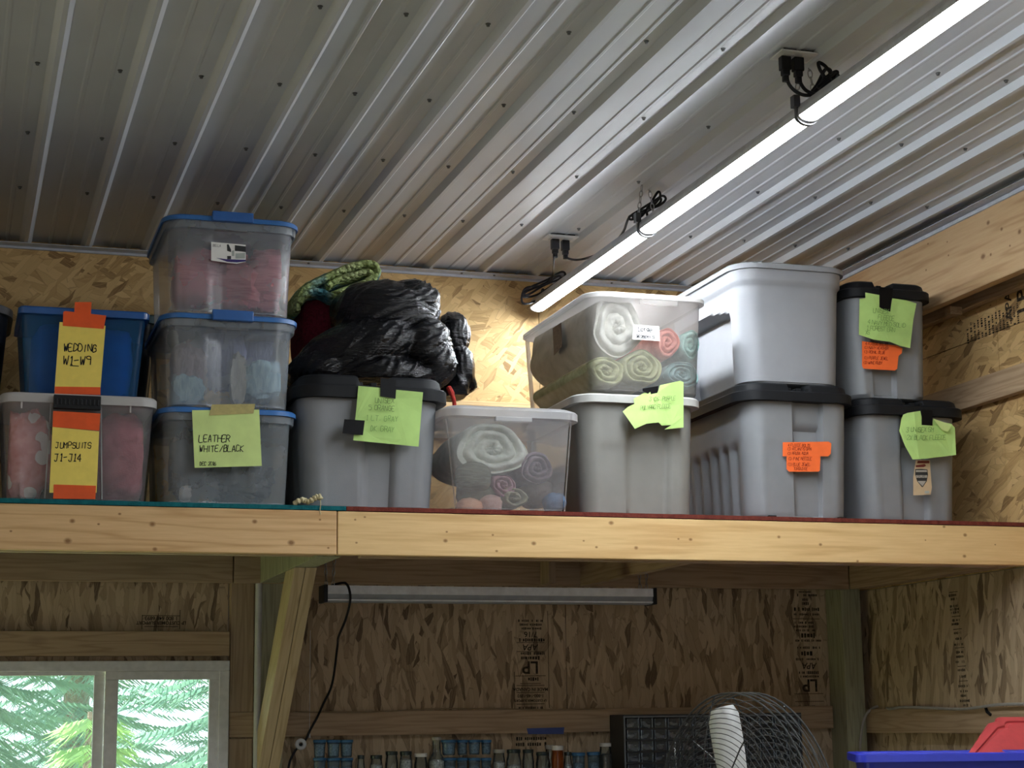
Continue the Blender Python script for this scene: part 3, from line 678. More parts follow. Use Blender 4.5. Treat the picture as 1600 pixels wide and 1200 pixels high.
def write(parent, lines, y, mat, name='handwriting', wpx=1.0, seed=1, adv=1.0):
    """pen strokes: lines = (text, u, v, height px, slope); (u, v) = left end of the baseline"""
    r = random.Random(seed); m = MB()
    for (txt, u, v, h, slope) in lines:
        x = u; sc = h/6; wp = wpx*min(1.1, .35+h/16)
        for ch in txt:
            g_ = GLY.get(ch)
            if g_:
                jx, jy = r.uniform(-.3, .3)*sc, r.uniform(-.4, .4)*sc; kx = r.uniform(.85, 1.1)
                for st in g_.split('|'):
                    pts = []
                    for q in st.split():
                        gx, gy = int(q[0])*kx*.78+r.uniform(-.25, .25), int(q[1])+r.uniform(-.25, .25)
                        px_, py_ = x+gx*sc+jx+gy*sc*.10, v-gy*sc+jy; pts.append(Vector((px_, py_+(px_-u)*slope, 0)))
                    if len(pts) > 2: pts = spline(pts, 3)
                    for a, b in zip(pts, pts[1:]):
                        d = b-a
                        if d.length < 1e-4: d = Vector((.5, 0, 0)); b = a+d
                        d.normalize(); nn = Vector((-d.y, d.x, 0))*wp*.5; e = d*wp*.3
                        c4 = [a-e-nn, b+e-nn, b+e+nn, a-e+nn]
                        vs = [tuple(P(c.x, c.y, y)) for c in c4]+[tuple(P(c.x, c.y, y-.0004)) for c in c4]
                        m.add(vs, [(0, 1, 2, 3), (7, 6, 5, 4), (0, 1, 5, 4), (1, 2, 6, 5), (2, 3, 7, 6), (3, 0, 4, 7)])
            x += ((4.3 if ch not in "I1.'()" else 3.2) if ch != ' ' else 3.0)*adv*sc
    return m.build(name, mat, parent)
def S(u, v, y): return (P(u, v, y)-CAM).dot(_f)/F
def blob(name, label, cat, mat, c, rad, amp=.12, fs=5, seed=0, nu=30, nv=20, pw=2.4, group=None, zmin=None, aniso=(1, 1, 1), lim=None):
    """soft bundle: superellipsoid with folds"""
    m = MB(); v = []; c = Vector(c)
    sg = lambda t, p: math.copysign(abs(t)**p, t)
    for i in range(nv+1):
        ph = -math.pi/2+math.pi*i/nv
        for k in range(nu):
            th = 2*math.pi*k/nu
            d = Vector((sg(math.cos(ph), 2/pw)*sg(math.cos(th), 2/pw), sg(math.cos(ph), 2/pw)*sg(math.sin(th), 2/pw), sg(math.sin(ph), 2/pw)))
            q = Vector((d.x*fs*aniso[0], d.y*fs*aniso[1], d.z*fs*aniso[2]))*.5+Vector((seed*3.7, seed*1.3, seed*.7))
            n_ = noise.noise(q)+.5*(1-2*abs(noise.noise(q*2.1)))*.8+.25*noise.noise(q*4.3)
            p = Vector((d.x*rad[0], d.y*rad[1], d.z*rad[2]))*(1-amp+amp*n_)+c
            if zmin is not None and p.z < zmin: p.z = zmin
            if lim: p.x = max(lim[0], min(lim[1], p.x)); p.y = max(lim[2], p.y)
            v.append(p)
    f = [(i*nu+k, i*nu+(k+1) % nu, (i+1)*nu+(k+1) % nu, (i+1)*nu+k) for i in range(nv) for k in range(nu)]
    m.add(v, f); o = m.build(name, mat, None, smooth=True); return tag(o, label, cat, group)
def roll(name, label, cat, mat, c, rx, rz, ln, turns=3.2, seed=0, group=None, depth=.022, sx=0, rot=0):
    """rolled blanket seen end-on: spiral grooves on the front end, soft outside; sx leans it sideways going back"""
    r = random.Random(seed); ph0 = r.random()*6.28; nr, na = 34, 56; c = Vector(c); m = MB(); v = []
    def rad(a): return 1+.07*math.sin(2*a+ph0)+.05*math.sin(3*a+ph0*2)+.03*math.sin(5*a+seed)
    for i in range(nr+1):
        t = i/nr
        for k in range(na):
            a = 2*math.pi*k/na; sp = (t*turns-a/(2*math.pi)) % 1.0
            g_ = (math.sin(sp*math.pi))**.6 if t > .04 else .2
            dep = depth*(1-g_)+.018*(t**6)+.006*noise.noise(Vector((t*6, a*2, seed)))+ (0.012*(1-t))
            tt = t*rad(a+rot)
            v.append((c.x+rx*tt*math.cos(a), c.y+dep, c.z+rz*tt*math.sin(a)))
    for j in range(1, 9):
        q = j/8
        for k in range(na):
            a = 2*math.pi*k/na; R_ = rad(a+rot)*(1+.035*noise.noise(Vector((math.cos(a)*2, math.sin(a)*2, q*5+seed))))*(1+.02*math.sin(q*math.pi))
            v.append((c.x+rx*R_*math.cos(a)+sx*q, c.y+.018+(ln)*q, c.z+rz*R_*math.sin(a)))
    n = nr+9; f = [(i*na+k, i*na+(k+1) % na, (i+1)*na+(k+1) % na, (i+1)*na+k) for i in range(n-1) for k in range(na)]
    f.append(tuple((n-1)*na+k for k in range(na))); f.append(tuple(range(na))[::-1])
    m.add(v, f); o = m.build(name, mat, None, smooth=True); return tag(o, label, cat, group)
def pblob(name, label, cat, mat, u, v, y, ru, rv, ry, **kw):
    s = S(u, v, y); p = P(u, v, y); return blob(name, label, cat, mat, (p.x, y+ry*.0, p.z), (ru*s, ry, rv*s), **kw)
def proll(name, label, cat, mat, u, v, y, ru, rv, ln, **kw):
    s = S(u, v, y); p = P(u, v, y); return roll(name, label, cat, mat, (p.x, y, p.z), ru*s, rv*s, ln, **kw)
DZ = .1545
TG = 'plastic storage totes on the shelf'
def tick(parent, u, v0, v1, y, mat, wpx=2):
    a, b = P(u-wpx/2, v0, y), P(u+wpx/2, v1, y); m = MB(); m.box(a.x, b.x, y-.003, y+.012, b.z, a.z); return m.build('rib', mat, parent)

# ---- white clear bin at the far left (jumpsuits)
wb = tote('storage_bin', 'clear bin with white lid, orange tape and yellow JUMPSUITS note, bottom left', .365, .06, DZ, .48, .46, .44, TG, 'bin')
body(wb, CLEARW, .363, .07, DZ, .468, .462, .44, .022, .05)
lid_loft(wb, BRIGHTLID, .363, .058, .492, .482, .464, .055, [(.010, -.030, 0), (0, -.030, 0), (0, -.006, 0), (.006, 0, 0), (.02, .001, 0), (.03, -.006, 0)])
yb = .055
for u, v0, v1 in ((34, 621, 638), (204, 627, 645)): tick(wb, u, v0, v1, .066, BRIGHTLID)
for u0, v0, u1, v1 in ((80, 625, 70, 778), (158, 625, 159, 780)):
    a, b = P(u0, v0, .073), P(u1, v1, .090); m = MB(); m.tube([a, b], .0022, 6); m.build('edge', BRIGHTLID, wb)
a, b = P(84, 617, .05), P(157, 641, .05); m = MB(); m.box(a.x, b.x, .040, .066, b.z, a.z)
for i in range(11):
    x = a.x+(b.x-a.x)*(i+.7)/11.4; m.box(x-.003, x+.003, .037, .041, b.z+.012, a.z-.012)
m.build('latch', BLACKPL, wb, bevel=.002)['label'] = 'black ridged latch'
yn = .052
n1 = sheet(wb, [(82, 667), (155, 674), (151, 770), (77, 770)], yn, PAPER_Y, 'note', 'yellow paper note reading JUMPSUITS J1-J14')
sheet(wb, [(83, 642), (157, 646), (155, 673), (82, 667)], yn-.001, TAPE_O, 'tape', 'wide orange tape')
sheet(wb, [(84, 757), (150, 759), (149, 780), (83, 779)], yn-.001, TAPE_O, 'tape', 'wide orange tape')
write(n1, [('JUMPSUITS', 87, 700, 9, .01), ('J1-J14', 85, 720, 11, .0)], yn-.0011, INK, wpx=1.3, seed=3)
PINKW = None
def dots():
    g = G('pink_dotted_fleece'); c = g.coords(); v = g.voronoi(c, 15); f, _ = g.noise(c, 22, 4)
    base = g.ramp(f, [(.35, (.62, .20, .20)), (.65, (.85, .42, .42))])
    col = g.mix(g.math('LESS_THAN', v.outputs['Distance'], .36), base, (.88, .82, .80))
    return g.out(g.principled(col, .9, .15, 0, g.bump(f, .5, .01)))
PINKW = dots()
ROSE = fabric('rose_fleece', (.52, .14, .19), (.26, .055, .085), 12)
GC = 'fabrics inside the clear bins'
pblob('folded_fleece', 'pink fleece with white dots in the bottom left clear bin', 'fabric', PINKW, 40, 715, .20, 46, 84, .11, amp=.18, fs=5, seed=1, group=GC, zmin=DZ+.008, lim=(.158, .335, .103))
pblob('folded_fleece', 'dark rose fleece at the right side of the bottom left clear bin', 'fabric', ROSE, 188, 722, .23, 58, 80, .13, amp=.15, fs=4, seed=2, group=GC, zmin=DZ+.008, lim=(.36, .568, .103))
# ---- blue bin on it (wedding)
bb = tote('storage_bin', 'translucent blue bin with orange tape and yellow WEDDING note, upper left', .37, .12, .4935, .77, .40, .36, TG, 'bin')
body(bb, BLUECLEAR, .372, .128, .494, .762, .388, .36, .022, .02)
lid_loft(bb, plain('blue_rim', (.02, .10, .34), .25, .6), .372, .112, .779, .408, .38, .022, [(.010, -.024, 0), (0, -.024, 0), (0, -.005, 0), (.005, 0, 0), (.02, .001, 0), (.03, -.006, 0)])
BLUEF = fabric('blue_fleece', (.03, .28, .68), (.012, .15, .45), 6, bump=.3)
o = blob('folded_fleece', 'bright blue fleece filling the translucent blue bin', 'fabric', BLUEF, (.372, .31, .625), (.168, .15, .125), amp=.08, fs=4, seed=3, pw=6, group=GC)
yn = .104
n2 = sheet(bb, [(93, 503), (165, 509), (157, 607), (85, 611)], yn, PAPER_Y, 'note', 'yellow paper note reading WEDDING W1-W9')
sheet(bb, [(99, 487), (102, 486), (166, 493), (162, 514), (98, 509)], yn-.001, TAPE_O, 'tape', 'wide orange tape')
sheet(bb, [(117, 472), (143, 472), (142, 492), (116, 489)], yn-.0004, TAPE_O, 'tape', 'wide orange tape')
sheet(bb, [(86, 604), (157, 605), (157, 617), (85, 615)], yn-.001, TAPE_O, 'tape', 'wide orange tape')
write(n2, [('WEDDING', 99, 548, 11, .03), ('W1-W9', 99, 569, 13, .03)], yn-.0011, INK, wpx=1.4, seed=5)
sheet(n2, [(109, 570.5), (123, 571.5), (123, 572.7), (109, 571.8)], yn-.0012, INK, 'underline')

# ---- dark tub, far left behind; teal lidded totes behind the stack
dt_ = tote('storage_tub', 'dark navy tub cut off by the left edge, behind the clear bin', -.16, .5, DZ, .88, .6, .5, TG, 'tub')
body(dt_, NAVY, -.157, .53, DZ, .86, .62, .5, .05, .14, cap1=True)
lid_loft(dt_, plain('grey_rim', (.10, .105, .12), .35, .5), -.157, .516, .882, .65, .53, .15, [(.012, -.03, 0), (0, -.03, 0), (0, -.004, 0), (.006, 0, 0), (.04, .003, 0)])
for zz, lb in ((DZ, 'smoky tote with dark teal lid, lower one behind the blue lidded stack'), (.527, 'smoky tote with dark teal lid, upper one behind the blue lidded stack')):
    tt = tote('storage_tote', lb, .45, .66, zz, zz+.37, .42, .45, TG)
    body(tt, SMOKE, .46, .672, zz, zz+.352, .40, .44, .025, .05)
    lid_loft(tt, TEALLID, .46, .66, zz+.371, .425, .464, .055, [(.012, -.03, 0), (0, -.03, 0), (0, -.005, 0), (.005, 0, 0), (.02, .001, 0), (.03, -.006, 0)])
    blob('folded_fleece', 'dark fabric inside the '+('lower' if zz < .3 else 'upper')+' smoky teal lidded tote', 'fabric', fabric('dark_cloth%g' % zz, (.03, .05, .07), (.012, .02, .03)), (.46, .88, zz+.15), (.165, .18, .14), amp=.1, seed=9, pw=5, group=GC, zmin=zz+.01)

# ---- stack of three blue lidded clear bins
def clear_disp(sd, s, t):
    d = 0
    if sd == 0:
        d += .008*sstep(-.50, -.42, s)*(1-sstep(.42, .50, s))*(1-sstep(.80, .86, t))
        d += .005*sstep(-.28, -.24, s)*(1-sstep(.24, .28, s))*(1-sstep(.78, .83, t))
    return d
SK = [(DZ, .466, 'clear bin with blue lid and green LEATHER note, bottom of its stack'), (.4685, .772, 'clear bin with blue lid of blue and lilac yarn, middle of its stack'), (.7745, 1.098, 'clear bin with blue lid and blue latch of pink yarn, top of its stack')]
bins = []
for i, (z0, z1, lb) in enumerate(SK):
    b_ = tote('storage_bin', lb, .83, .06, z0, z1, .42, .56, 'blue lidded clear bins in one stack', 'bin')
    xc = .829
    body(b_, CLEAR, xc, .072, z0, z1-.014, .408, .54, .012, .055, clear_disp, rows=30)
    lid_loft(b_, BLUELID, xc, .056, z1, .448, .575, .075, [(.012, -.017, 0), (0, -.017, 0), (0, -.004, 0), (.004, 0, 0), (.014, .001, 0), (.03, -.004, 0)])
    lid_loft(b_, CLEAR, xc, .062, z1-.017, .436, .562, .07, [(.014, -.026, 0), (.002, -.024, 0), (0, -.004, 0), (0, 0, 0)], name='rim')
    v0 = (633, 486, 332)[i]
    for u in (313, 411): tick(b_, u, v0+6+(u-313)*.06, v0+20+(u-313)*.06, .06, CLEARW)
    if i > 0:
        a, c_ = P(332, v0-1, .05), P(396, v0+17, .05); m = MB(); m.box(a.x, c_.x, .044, .07, c_.z, a.z+.004); m.build('latch', BLUELATCH, b_, bevel=.004)
        m = MB(); a, c_ = P(336, v0+25, .064), P(388, v0+31, .064); m.box(a.x, c_.x, .062, .082, c_.z, a.z); m.build('handle', CLEARW, b_, bevel=.003)
    bins.append(b_)
yn = .050
n3 = sheet(bins[0], [(300, 641), (405, 640), (409, 728), (304, 731)], yn, PAPER_G2, 'note', 'pale green paper note reading LEATHER WHITE/BLACK')
sheet(bins[0], [(331, 632), (399, 631), (396, 646), (327, 649)], yn-.0015, MASK, 'tape', 'yellowish masking tape')
write(n3, [('LEATHER', 311, 691, 10.5, -.01), ('WHITE/BLACK', 312, 706, 9.5, -.01), ('DEC 2016', 312, 727, 5.2, -.01)], yn-.0011, INK, wpx=1.2, seed=7, adv=.95)
# product label on the top bin
yl_ = .072
lab = sheet(bins[2], [(330, 378), (384, 382.5), (384, 409), (370, 412), (355, 410.5), (330, 407)], yl_, PAPER_W, 'product_label', 'white product label with dark pictures')
DKP = plain('print_dark', (.02, .022, .025), .5); PUR = plain('print_purple', (.035, .02, .16), .4); GRP = plain('print_grey', (.42, .46, .44), .5)
for q, mt in (([(354.5, 382), (357, 381.5), (361, 390), (361, 394), (355, 392)], DKP), ([(367, 383), (384, 385), (384, 394), (378, 393), (367, 392)], DKP), ([(355, 400), (361, 400), (361, 405), (355, 405)], DKP), ([(362, 392), (366, 391), (366, 400), (362, 400)], GRP), ([(368, 396), (383, 395), (383, 404), (368, 404)], GRP), ([(338, 403), (354, 405), (384, 406), (384, 408.5), (370, 410), (355, 409)], PUR)):
    sheet(lab, q, yl_-.001, mt, 'print')
write(lab, [('BELLA', 332.5, 385, 3.6, .06)], yl_-.001, INK, 'print', .6, 2)
# contents
PINK = yarn('pink_yarn', (.66, .24, .28), (.38, .10, .14), (8, 8, 70))
for i, (u, v, ru, rv, y, s) in enumerate(((300, 440, 46, 46, .20, 1), (366, 452, 46, 44, .205, 2), (420, 442, 40, 56, .21, 3), (340, 432, 60, 44, .31, 4))):
    lm = (.66, 1.0, .108); pblob('yarn_bundle', ('pink yarn bundle at the left of the top blue lidded bin', 'pink yarn bundle at the middle of the top blue lidded bin', 'pink yarn bundle at the right of the top blue lidded bin', 'pink yarn bundle behind the others in the top blue lidded bin')[i], 'yarn', PINK, u, v, y, ru, rv, .10, amp=.14, fs=6, seed=s, group='pink yarn in the top blue lidded bin', zmin=.785, lim=lm, pw=3, aniso=(1, 1, 2))
LIL = yarn('lilac_yarn', (.26, .27, .42), (.12, .13, .24), (70, 70, 9)); PALE = yarn('pale_blue_yarn', (.42, .58, .66), (.20, .32, .42), (50, 50, 12)); WHT = yarn('white_yarn', (.70, .70, .68), (.42, .42, .42), (40, 40, 10)); DUSK = yarn('dusk_yarn', (.36, .30, .33), (.17, .14, .17), (40, 40, 12))
for i, (mt, u, v, ru, rv, y, nm) in enumerate(((LIL, 345, 560, 42, 58, .20, 'lilac grey'), (PALE, 408, 598, 46, 38, .17, 'pale blue'), (WHT, 372, 594, 14, 48, .125, 'white'), (DUSK, 296, 580, 36, 52, .2, 'dusky pink'), (PALE, 288, 612, 36, 28, .15, 'icy blue'), (LIL, 405, 565, 46, 52, .3, 'dark lilac'))):
    pblob('yarn_bundle', nm+' yarn in the middle bin of the blue lidded stack', 'yarn', mt, u, v, y, ru, rv, .085, amp=.16, fs=6, seed=i+20, group='yarn in the middle blue lidded bin', zmin=.48, lim=(.655, 1.0, .108))
DKL = plain('dark_leather', (.06, .062, .068), .35, .5, var=.2, scale=14); WHL = plain('white_leather', (.55, .50, .48), .4, .4, var=.1)
pblob('leather_piece', 'crumpled black leather at the right of the bottom blue lidded bin', 'leather', DKL, 372, 745, .22, 62, 55, .12, amp=.2, fs=7, seed=31, group=GC, zmin=DZ+.01, lim=(.66, 1.0, .108), nu=60, nv=40)
pblob('leather_piece', 'crumpled dark leather at the left of the bottom blue lidded bin', 'leather', plain('brown_black_leather', (.10, .09, .09), .4, .4, var=.2, scale=14), 290, 728, .2, 34, 62, .1, amp=.2, fs=7, seed=32, group=GC, zmin=DZ+.01, lim=(.66, 1.0, .108), nu=60, nv=40)
pblob('leather_piece', 'small white leather roll low in the bottom blue lidded bin', 'leather', WHL, 290, 772, .13, 11, 14, .03, amp=.1, seed=33, group=GC, zmin=DZ+.01)
pblob('leather_piece', 'small white leather scrap upper left in the bottom blue lidded bin', 'leather', WHL, 282, 722, .13, 9, 9, .02, amp=.2, seed=34, group=GC)

# ---- black lidded grey tote with the green note, trash bag on it
t4 = tote('storage_tote', 'grey tote with black lid under the black trash bag', 1.305, .07, DZ, .58, .47, .7, TG)
body(t4, GREYPL, 1.297, .088, DZ, .545, .478, .68, .022, .075, channel_disp(-.15, .52, .018, ptop=.7, pbot=.5), cap1=True)
black_lid(t4, 1.305, .066, .563, .525, .72, .09, .042, .036, .32)
yn = .060
crn = lambda u, v: .006*sstep(640, 700, v)+.002*math.sin(u*.09)
n4 = sheet(t4, [(560, 603), (596, 606), (594, 618), (618, 622), (619, 609), (661, 613), (654, 698), (552, 688)], yn, PAPER_G, 'note', 'green paper note with faded pencil writing', curl=crn)
sheet(t4, [(595, 590), (619, 594), (618, 623), (594, 619)], yn-.003, TAPE_B, 'tape', 'black tape')
sheet(t4, [(538, 655), (570, 657), (567, 680), (535, 677)], yn-.012, TAPE_B, 'tape', 'black tape')
write(n4, [('UNISEX', 586, 629, 7.5, .05)], yn-.0075, PENCIL2, wpx=.8, seed=11)
write(n4, [('5 ORANGE', 576, 640, 7.5, .06)], yn-.0075, PENCIL2, wpx=.8, seed=12)
write(n4, [('1 LT. GRAY', 572, 656, 8, .06), ('DK GRAY', 579, 673, 8, .06)], yn-.0085, PENCIL, wpx=.8, seed=13)

# ---- clear bin of rolled blankets at the centre
b5 = tote('storage_bin', 'clear bin with white rim holding rolled blankets, low at the centre', 1.775, .05, DZ, .5, .44, .42, TG, 'bin')
body(b5, CLEARW, 1.765, .062, DZ, .482, .442, .44, .024, .03, None)
lid_loft(b5, WLID, 1.775, .046, .502, .492, .475, .07, [(.016, -.034, 0), (0, -.030, 0), (0, -.006, 0), (.006, 0, 0), (.03, .010, 0), (.06, .012, 0)])
a, c_ = P(774, 653, .042), P(831, 660, .042); m = MB(); m.box(a.x, c_.x, .038, .06, c_.z, a.z+.006); m.build('latch', WLID, b5, bevel=.003)
for (u0, v0, u1, v1) in ((697, 655, 712, 795), (892, 660, 882, 799)):
    m = MB(); m.tube([P(u0, v0, .075), P(u1, v1, .098)], .0025, 6); m.build('edge', CLEARW, b5)
GB = 'rolled blankets in the centre clear bin'
WHITEF = fabric('cream_fleece', (.80, .82, .74), (.52, .55, .47), 16); PURF = fabric('plum_fleece', (.30, .23, .27), (.16, .12, .15), 16); PNKF = fabric('mauve_fleece', (.52, .32, .37), (.33, .18, .22), 18); SAGE = fabric('sage_fleece', (.46, .45, .33), (.26, .26, .18), 16); PEACH = fabric('peach_fleece', (.80, .48, .32), (.60, .30, .18), 14); BLSH = fabric('blush_fleece', (.68, .48, .42), (.48, .30, .26), 14); MOSS = yarn('moss_knit', (.24, .24, .18), (.10, .10, .075), (14, 14, 90)); DENIM = fabric('denim_blue_fleece', (.12, .22, .38), (.06, .13, .26), 14)
proll('rolled_blanket', 'large cream rolled blanket in the centre clear bin', 'blanket', WHITEF, 772, 700, .115, 54, 43, .36, turns=3.1, seed=1, group=GB, rot=.4)
pblob('folded_hat', 'moss grey knitted hat at the left of the centre clear bin', 'hat', MOSS, 739, 746, .14, 30, 24, .05, amp=.06, fs=4, seed=41, pw=2.6)
pblob('folded_blanket', 'dark olive cloth below the knitted hat in the centre bin', 'blanket', fabric('olive_cloth', (.20, .20, .14), (.10, .10, .07)), 745, 772, .2, 34, 24, .08, amp=.1, seed=42, group=GB, zmin=DZ+.01)
proll('rolled_blanket', 'plum grey rolled blanket at the right of the centre clear bin', 'blanket', PURF, 842, 730, .12, 25, 27, .34, turns=3.0, seed=3, group=GB)
proll('rolled_blanket', 'small mauve rolled blanket in the middle of the centre clear bin', 'blanket', PNKF, 789, 757, .108, 21, 17, .3, turns=2.4, seed=4, group=GB, rot=1)
proll('rolled_blanket', 'sage green rolled blanket low in the centre clear bin', 'blanket', SAGE, 806, 777, .10, 21, 17, .3, turns=1.7, seed=5, group=GB, rot=2, depth=.04)
pblob('folded_blanket', 'peach folded fleece at the bottom left of the centre bin', 'blanket', PEACH, 733, 793, .14, 22, 16, .045, amp=.1, seed=43, group=GB, zmin=DZ+.01)
pblob('folded_blanket', 'blush folded fleece at the bottom of the centre bin', 'blanket', BLSH, 766, 789, .14, 20, 17, .04, amp=.1, seed=44, group=GB, zmin=DZ+.01)
pblob('folded_blanket', 'denim blue folded fleece at the bottom right of the centre bin', 'blanket', DENIM, 866, 786, .15, 19, 17, .05, amp=.1, seed=45, group=GB, zmin=DZ+.01)
pblob('folded_blanket', 'dark brown fleece behind the sage roll in the centre bin', 'blanket', fabric('brown_fleece', (.20, .15, .14), (.10, .075, .07)), 836, 772, .26, 28, 24, .1, amp=.1, seed=46, group=GB, zmin=DZ+.01)

# ---- grey tote with light lid and, on it, the long clear bin
t6 = tote('storage_tote', 'warm grey tote with light grey lid under the long clear bin', 2.25, .09, DZ, .575, .42, .66, TG)
body(t6, GREYWARM, 2.247, .1, DZ, .552, .435, .66, .014, .07, channel_disp(-.32, .78, .014, pocket=False, ribs=False), cap1=True)
lid_loft(t6, GREYLID, 2.250, .078, .5745, .478, .70, .08, [(.012, -.030, 0), (0, -.030, 0), (0, -.006, 0), (.006, 0, 0), (.03, .001, 0), (.05, -.003, 0)])
yn = .068
cr6 = lambda u, v: .012*sstep(600, 670, v)+.008*math.sin(u*.05+v*.04)
n6 = sheet(t6, [(1031, 602), (1062, 595), (1068, 597), (1068, 668), (1038, 671), (1049, 664), (1034, 665), (1029, 660), (1010, 662), (992, 670), (973, 643), (981, 636), (991, 631), (990, 623), (1015, 609), (1017, 616), (1027, 614), (1029, 609)], yn, PAPER_G, 'note', 'crumpled torn green paper note', curl=cr6)
sheet(t6, [(1004, 607), (1029, 603), (1028, 616), (1016, 617), (1004, 611)], yn-.0002, TAPE_B, 'tape', 'black tape')
write(n6, [('3 YDS. PURPLE', 1014, 627, 6, -.06), ('POLYPRO FLEECE', 1001, 640, 6, -.06)], yn-.016, PENCIL, wpx=.8, seed=15, adv=.8)
b6 = tote('storage_bin', 'long clear bin with white lid and Large label on the light grey lid', 2.28, .07, .576, .925, .43, .76, TG, 'bin')
body(b6, CLEARP, 2.277, .078, .5765, .915, .432, .76, .018, .05, None)
lid_loft(b6, BRIGHTLID, 2.283, .064, .932, .462, .79, .075, [(.012, -.018, 0), (0, -.018, 0), (0, -.005, 0), (.005, 0, 0), (.02, .004, 0), (.04, .005, 0)])
a, c_ = P(1000, 466, .062), P(1060, 478, .062); m = MB(); m.box(a.x, c_.x, .062, .074, c_.z, a.z); m.build('latch', CLEARP, b6, bevel=.002)
lb6 = sheet(b6, [(990, 507), (1030, 510), (1031, 533), (988, 530)], .074, PAPER_W, 'note', 'white paper label reading Large')
write(lb6, [('Large', 997, 517, 6.5, .05), ("Women's", 995, 528, 6.2, .05)], .0729, INK, wpx=1.3, seed=17, adv=.95)
# side sticker
q = [PX(u, v, 2.058) for u, v in ((864, 513), (877, 504), (879, 541), (866, 555))]
m = MB(); v = [tuple(p) for p in q]+[tuple(p-Vector((.0015, 0, 0))) for p in q]; m.add(v, [(0, 1, 2, 3), (7, 6, 5, 4), (0, 1, 5, 4), (1, 2, 6, 5), (2, 3, 7, 6), (3, 0, 4, 7)])
m.build('product_label', plain('label_brown', (.12, .085, .075), .5, var=.3, scale=90), b6)['label'] = 'dark printed side sticker'
GB2 = 'rolled blankets in the long clear bin'
CORAL = fabric('coral_fleece', (.78, .30, .24), (.52, .16, .13), 16); AQUA = fabric('aqua_fleece', (.42, .66, .60), (.24, .44, .40), 16); TEALF = fabric('grey_teal_fleece', (.32, .48, .48), (.19, .32, .33), 16); LIME = fabric('pale_olive_fleece', (.58, .60, .36), (.36, .38, .20), 20); WH2 = fabric('soft_white_fleece', (.80, .80, .74), (.56, .57, .51), 16)
proll('rolled_blanket', 'large white rolled blanket in the long clear bin', 'blanket', WH2, 968, 508, .125, 44, 46, .62, turns=2.9, seed=11, group=GB2, rot=.9, sx=-.03)
proll('rolled_blanket', 'pale olive rolled blanket at the bottom left of the long clear bin', 'blanket', LIME, 950, 578, .12, 30, 23, .6, turns=2.6, seed=12, group=GB2)
proll('rolled_blanket', 'pale olive rolled blanket at the bottom middle of the long clear bin', 'blanket', LIME, 1006, 572, .115, 31, 29, .6, turns=3.4, seed=13, group=GB2)
proll('rolled_blanket', 'coral rolled blanket beside the white Large label', 'blanket', CORAL, 1046, 534, .12, 19, 25, .6, turns=2.6, seed=14, group=GB2)
proll('rolled_blanket', 'aqua rolled blanket at the right of the long clear bin', 'blanket', AQUA, 1081, 537, .115, 16, 24, .6, turns=2.5, seed=15, group=GB2)
proll('rolled_blanket', 'grey teal rolled blanket at the bottom right of the long clear bin', 'blanket', TEALF, 1069, 584, .115, 27, 22, .6, turns=3.6, seed=16, group=GB2)

# ---- tall pale grey tote on the black lidded grey one
t7 = tote('storage_tote', 'grey tote with black lid and orange sticker, under the tall grey tote', 2.86, .07, DZ, .62, .42, .66, TG)
body(t7, GREYPL, 2.856, .092, DZ+.003, .595, .412, .66, .016, .07, channel_disp(-.16, .66, .018), cap1=True)
black_lid(t7, 2.852, .066, .612, .468, .72, .09, .036, .030, .30)
m = MB()
for u in (1207, 1316):
    p = P(u, 798, .1); m.box(p.x-.014, p.x+.014, .098, .118, DZ, DZ+.016)
m.build('foot_notch', BLACKPL, t7)  # black blocks stand in for the dark of the base notches
yn = .090
sq = [PX(0, 0, 1)]*0
st = sheet(t7, [(1223, 691), (1295, 690), (1299, 693), (1298, 709), (1294, 713), (1223, 713)], yn, STICK_O, 'sticker', 'bright orange sticker listing fleece bolts')
st2 = sheet(t7, [(1229, 712), (1282, 712), (1281, 735), (1279, 737), (1233, 737), (1229, 733)], yn+.001, STICK_O, 'sticker', 'bright orange sticker listing fleece bolts')
write(st, [('4 FLEECE BOLTS', 1231, 697.5, 4.3, .03), ('(1) ATLANTIS GRN', 1230, 703.6, 4.3, .0), ('(1) ARUBA AQUA', 1230, 710.4, 4.3, .0)], yn-.0011, INKR, wpx=.75, seed=19, adv=.85)
write(st2, [('(1) PINE NEEDLE', 1231, 719, 4.6, .0), ('(1) BLUE JEWEL', 1231, 728, 4.6, .0), ('TURQUOISE', 1240, 734.5, 4.2, .0)], yn-.0001, INKR, wpx=.75, seed=20, adv=.85)
t8 = tote('storage_tote', 'tall pale grey tote with grey lid, topmost beside the wall header', 2.86, .09, .643, 1.08, .42, .66, TG)
def d8(sd, s, t):
    d = -.010*sstep(.86, .875, t)
    if sd == 3 or sd == 7:
        if sd == 3:
            arch = .70-.10*max(0, s-.2)
            d += .060*(1-sstep(arch-.012, arch+.02, t))*sstep(-.95, -.88, s)*(1-sstep(.80, .88, s))
    return d
GREY8 = plain('pale_grey_tote_plastic', (.285, .295, .318), .46, .4, grain=.25, var=.03, scale=9)
body(t8, GREY8, 2.856, .102, .644, 1.062, .418, .68, .018, .075, d8, rows=44, m=30, cap1=True)
lid_loft(t8, GREY8, 2.858, .082, 1.082, .462, .72, .10, [(.014, -.022, 0), (0, -.022, 0), (0, -.005, 0), (.006, 0, 0), (.03, .001, 0), (.05, -.004, 0)])
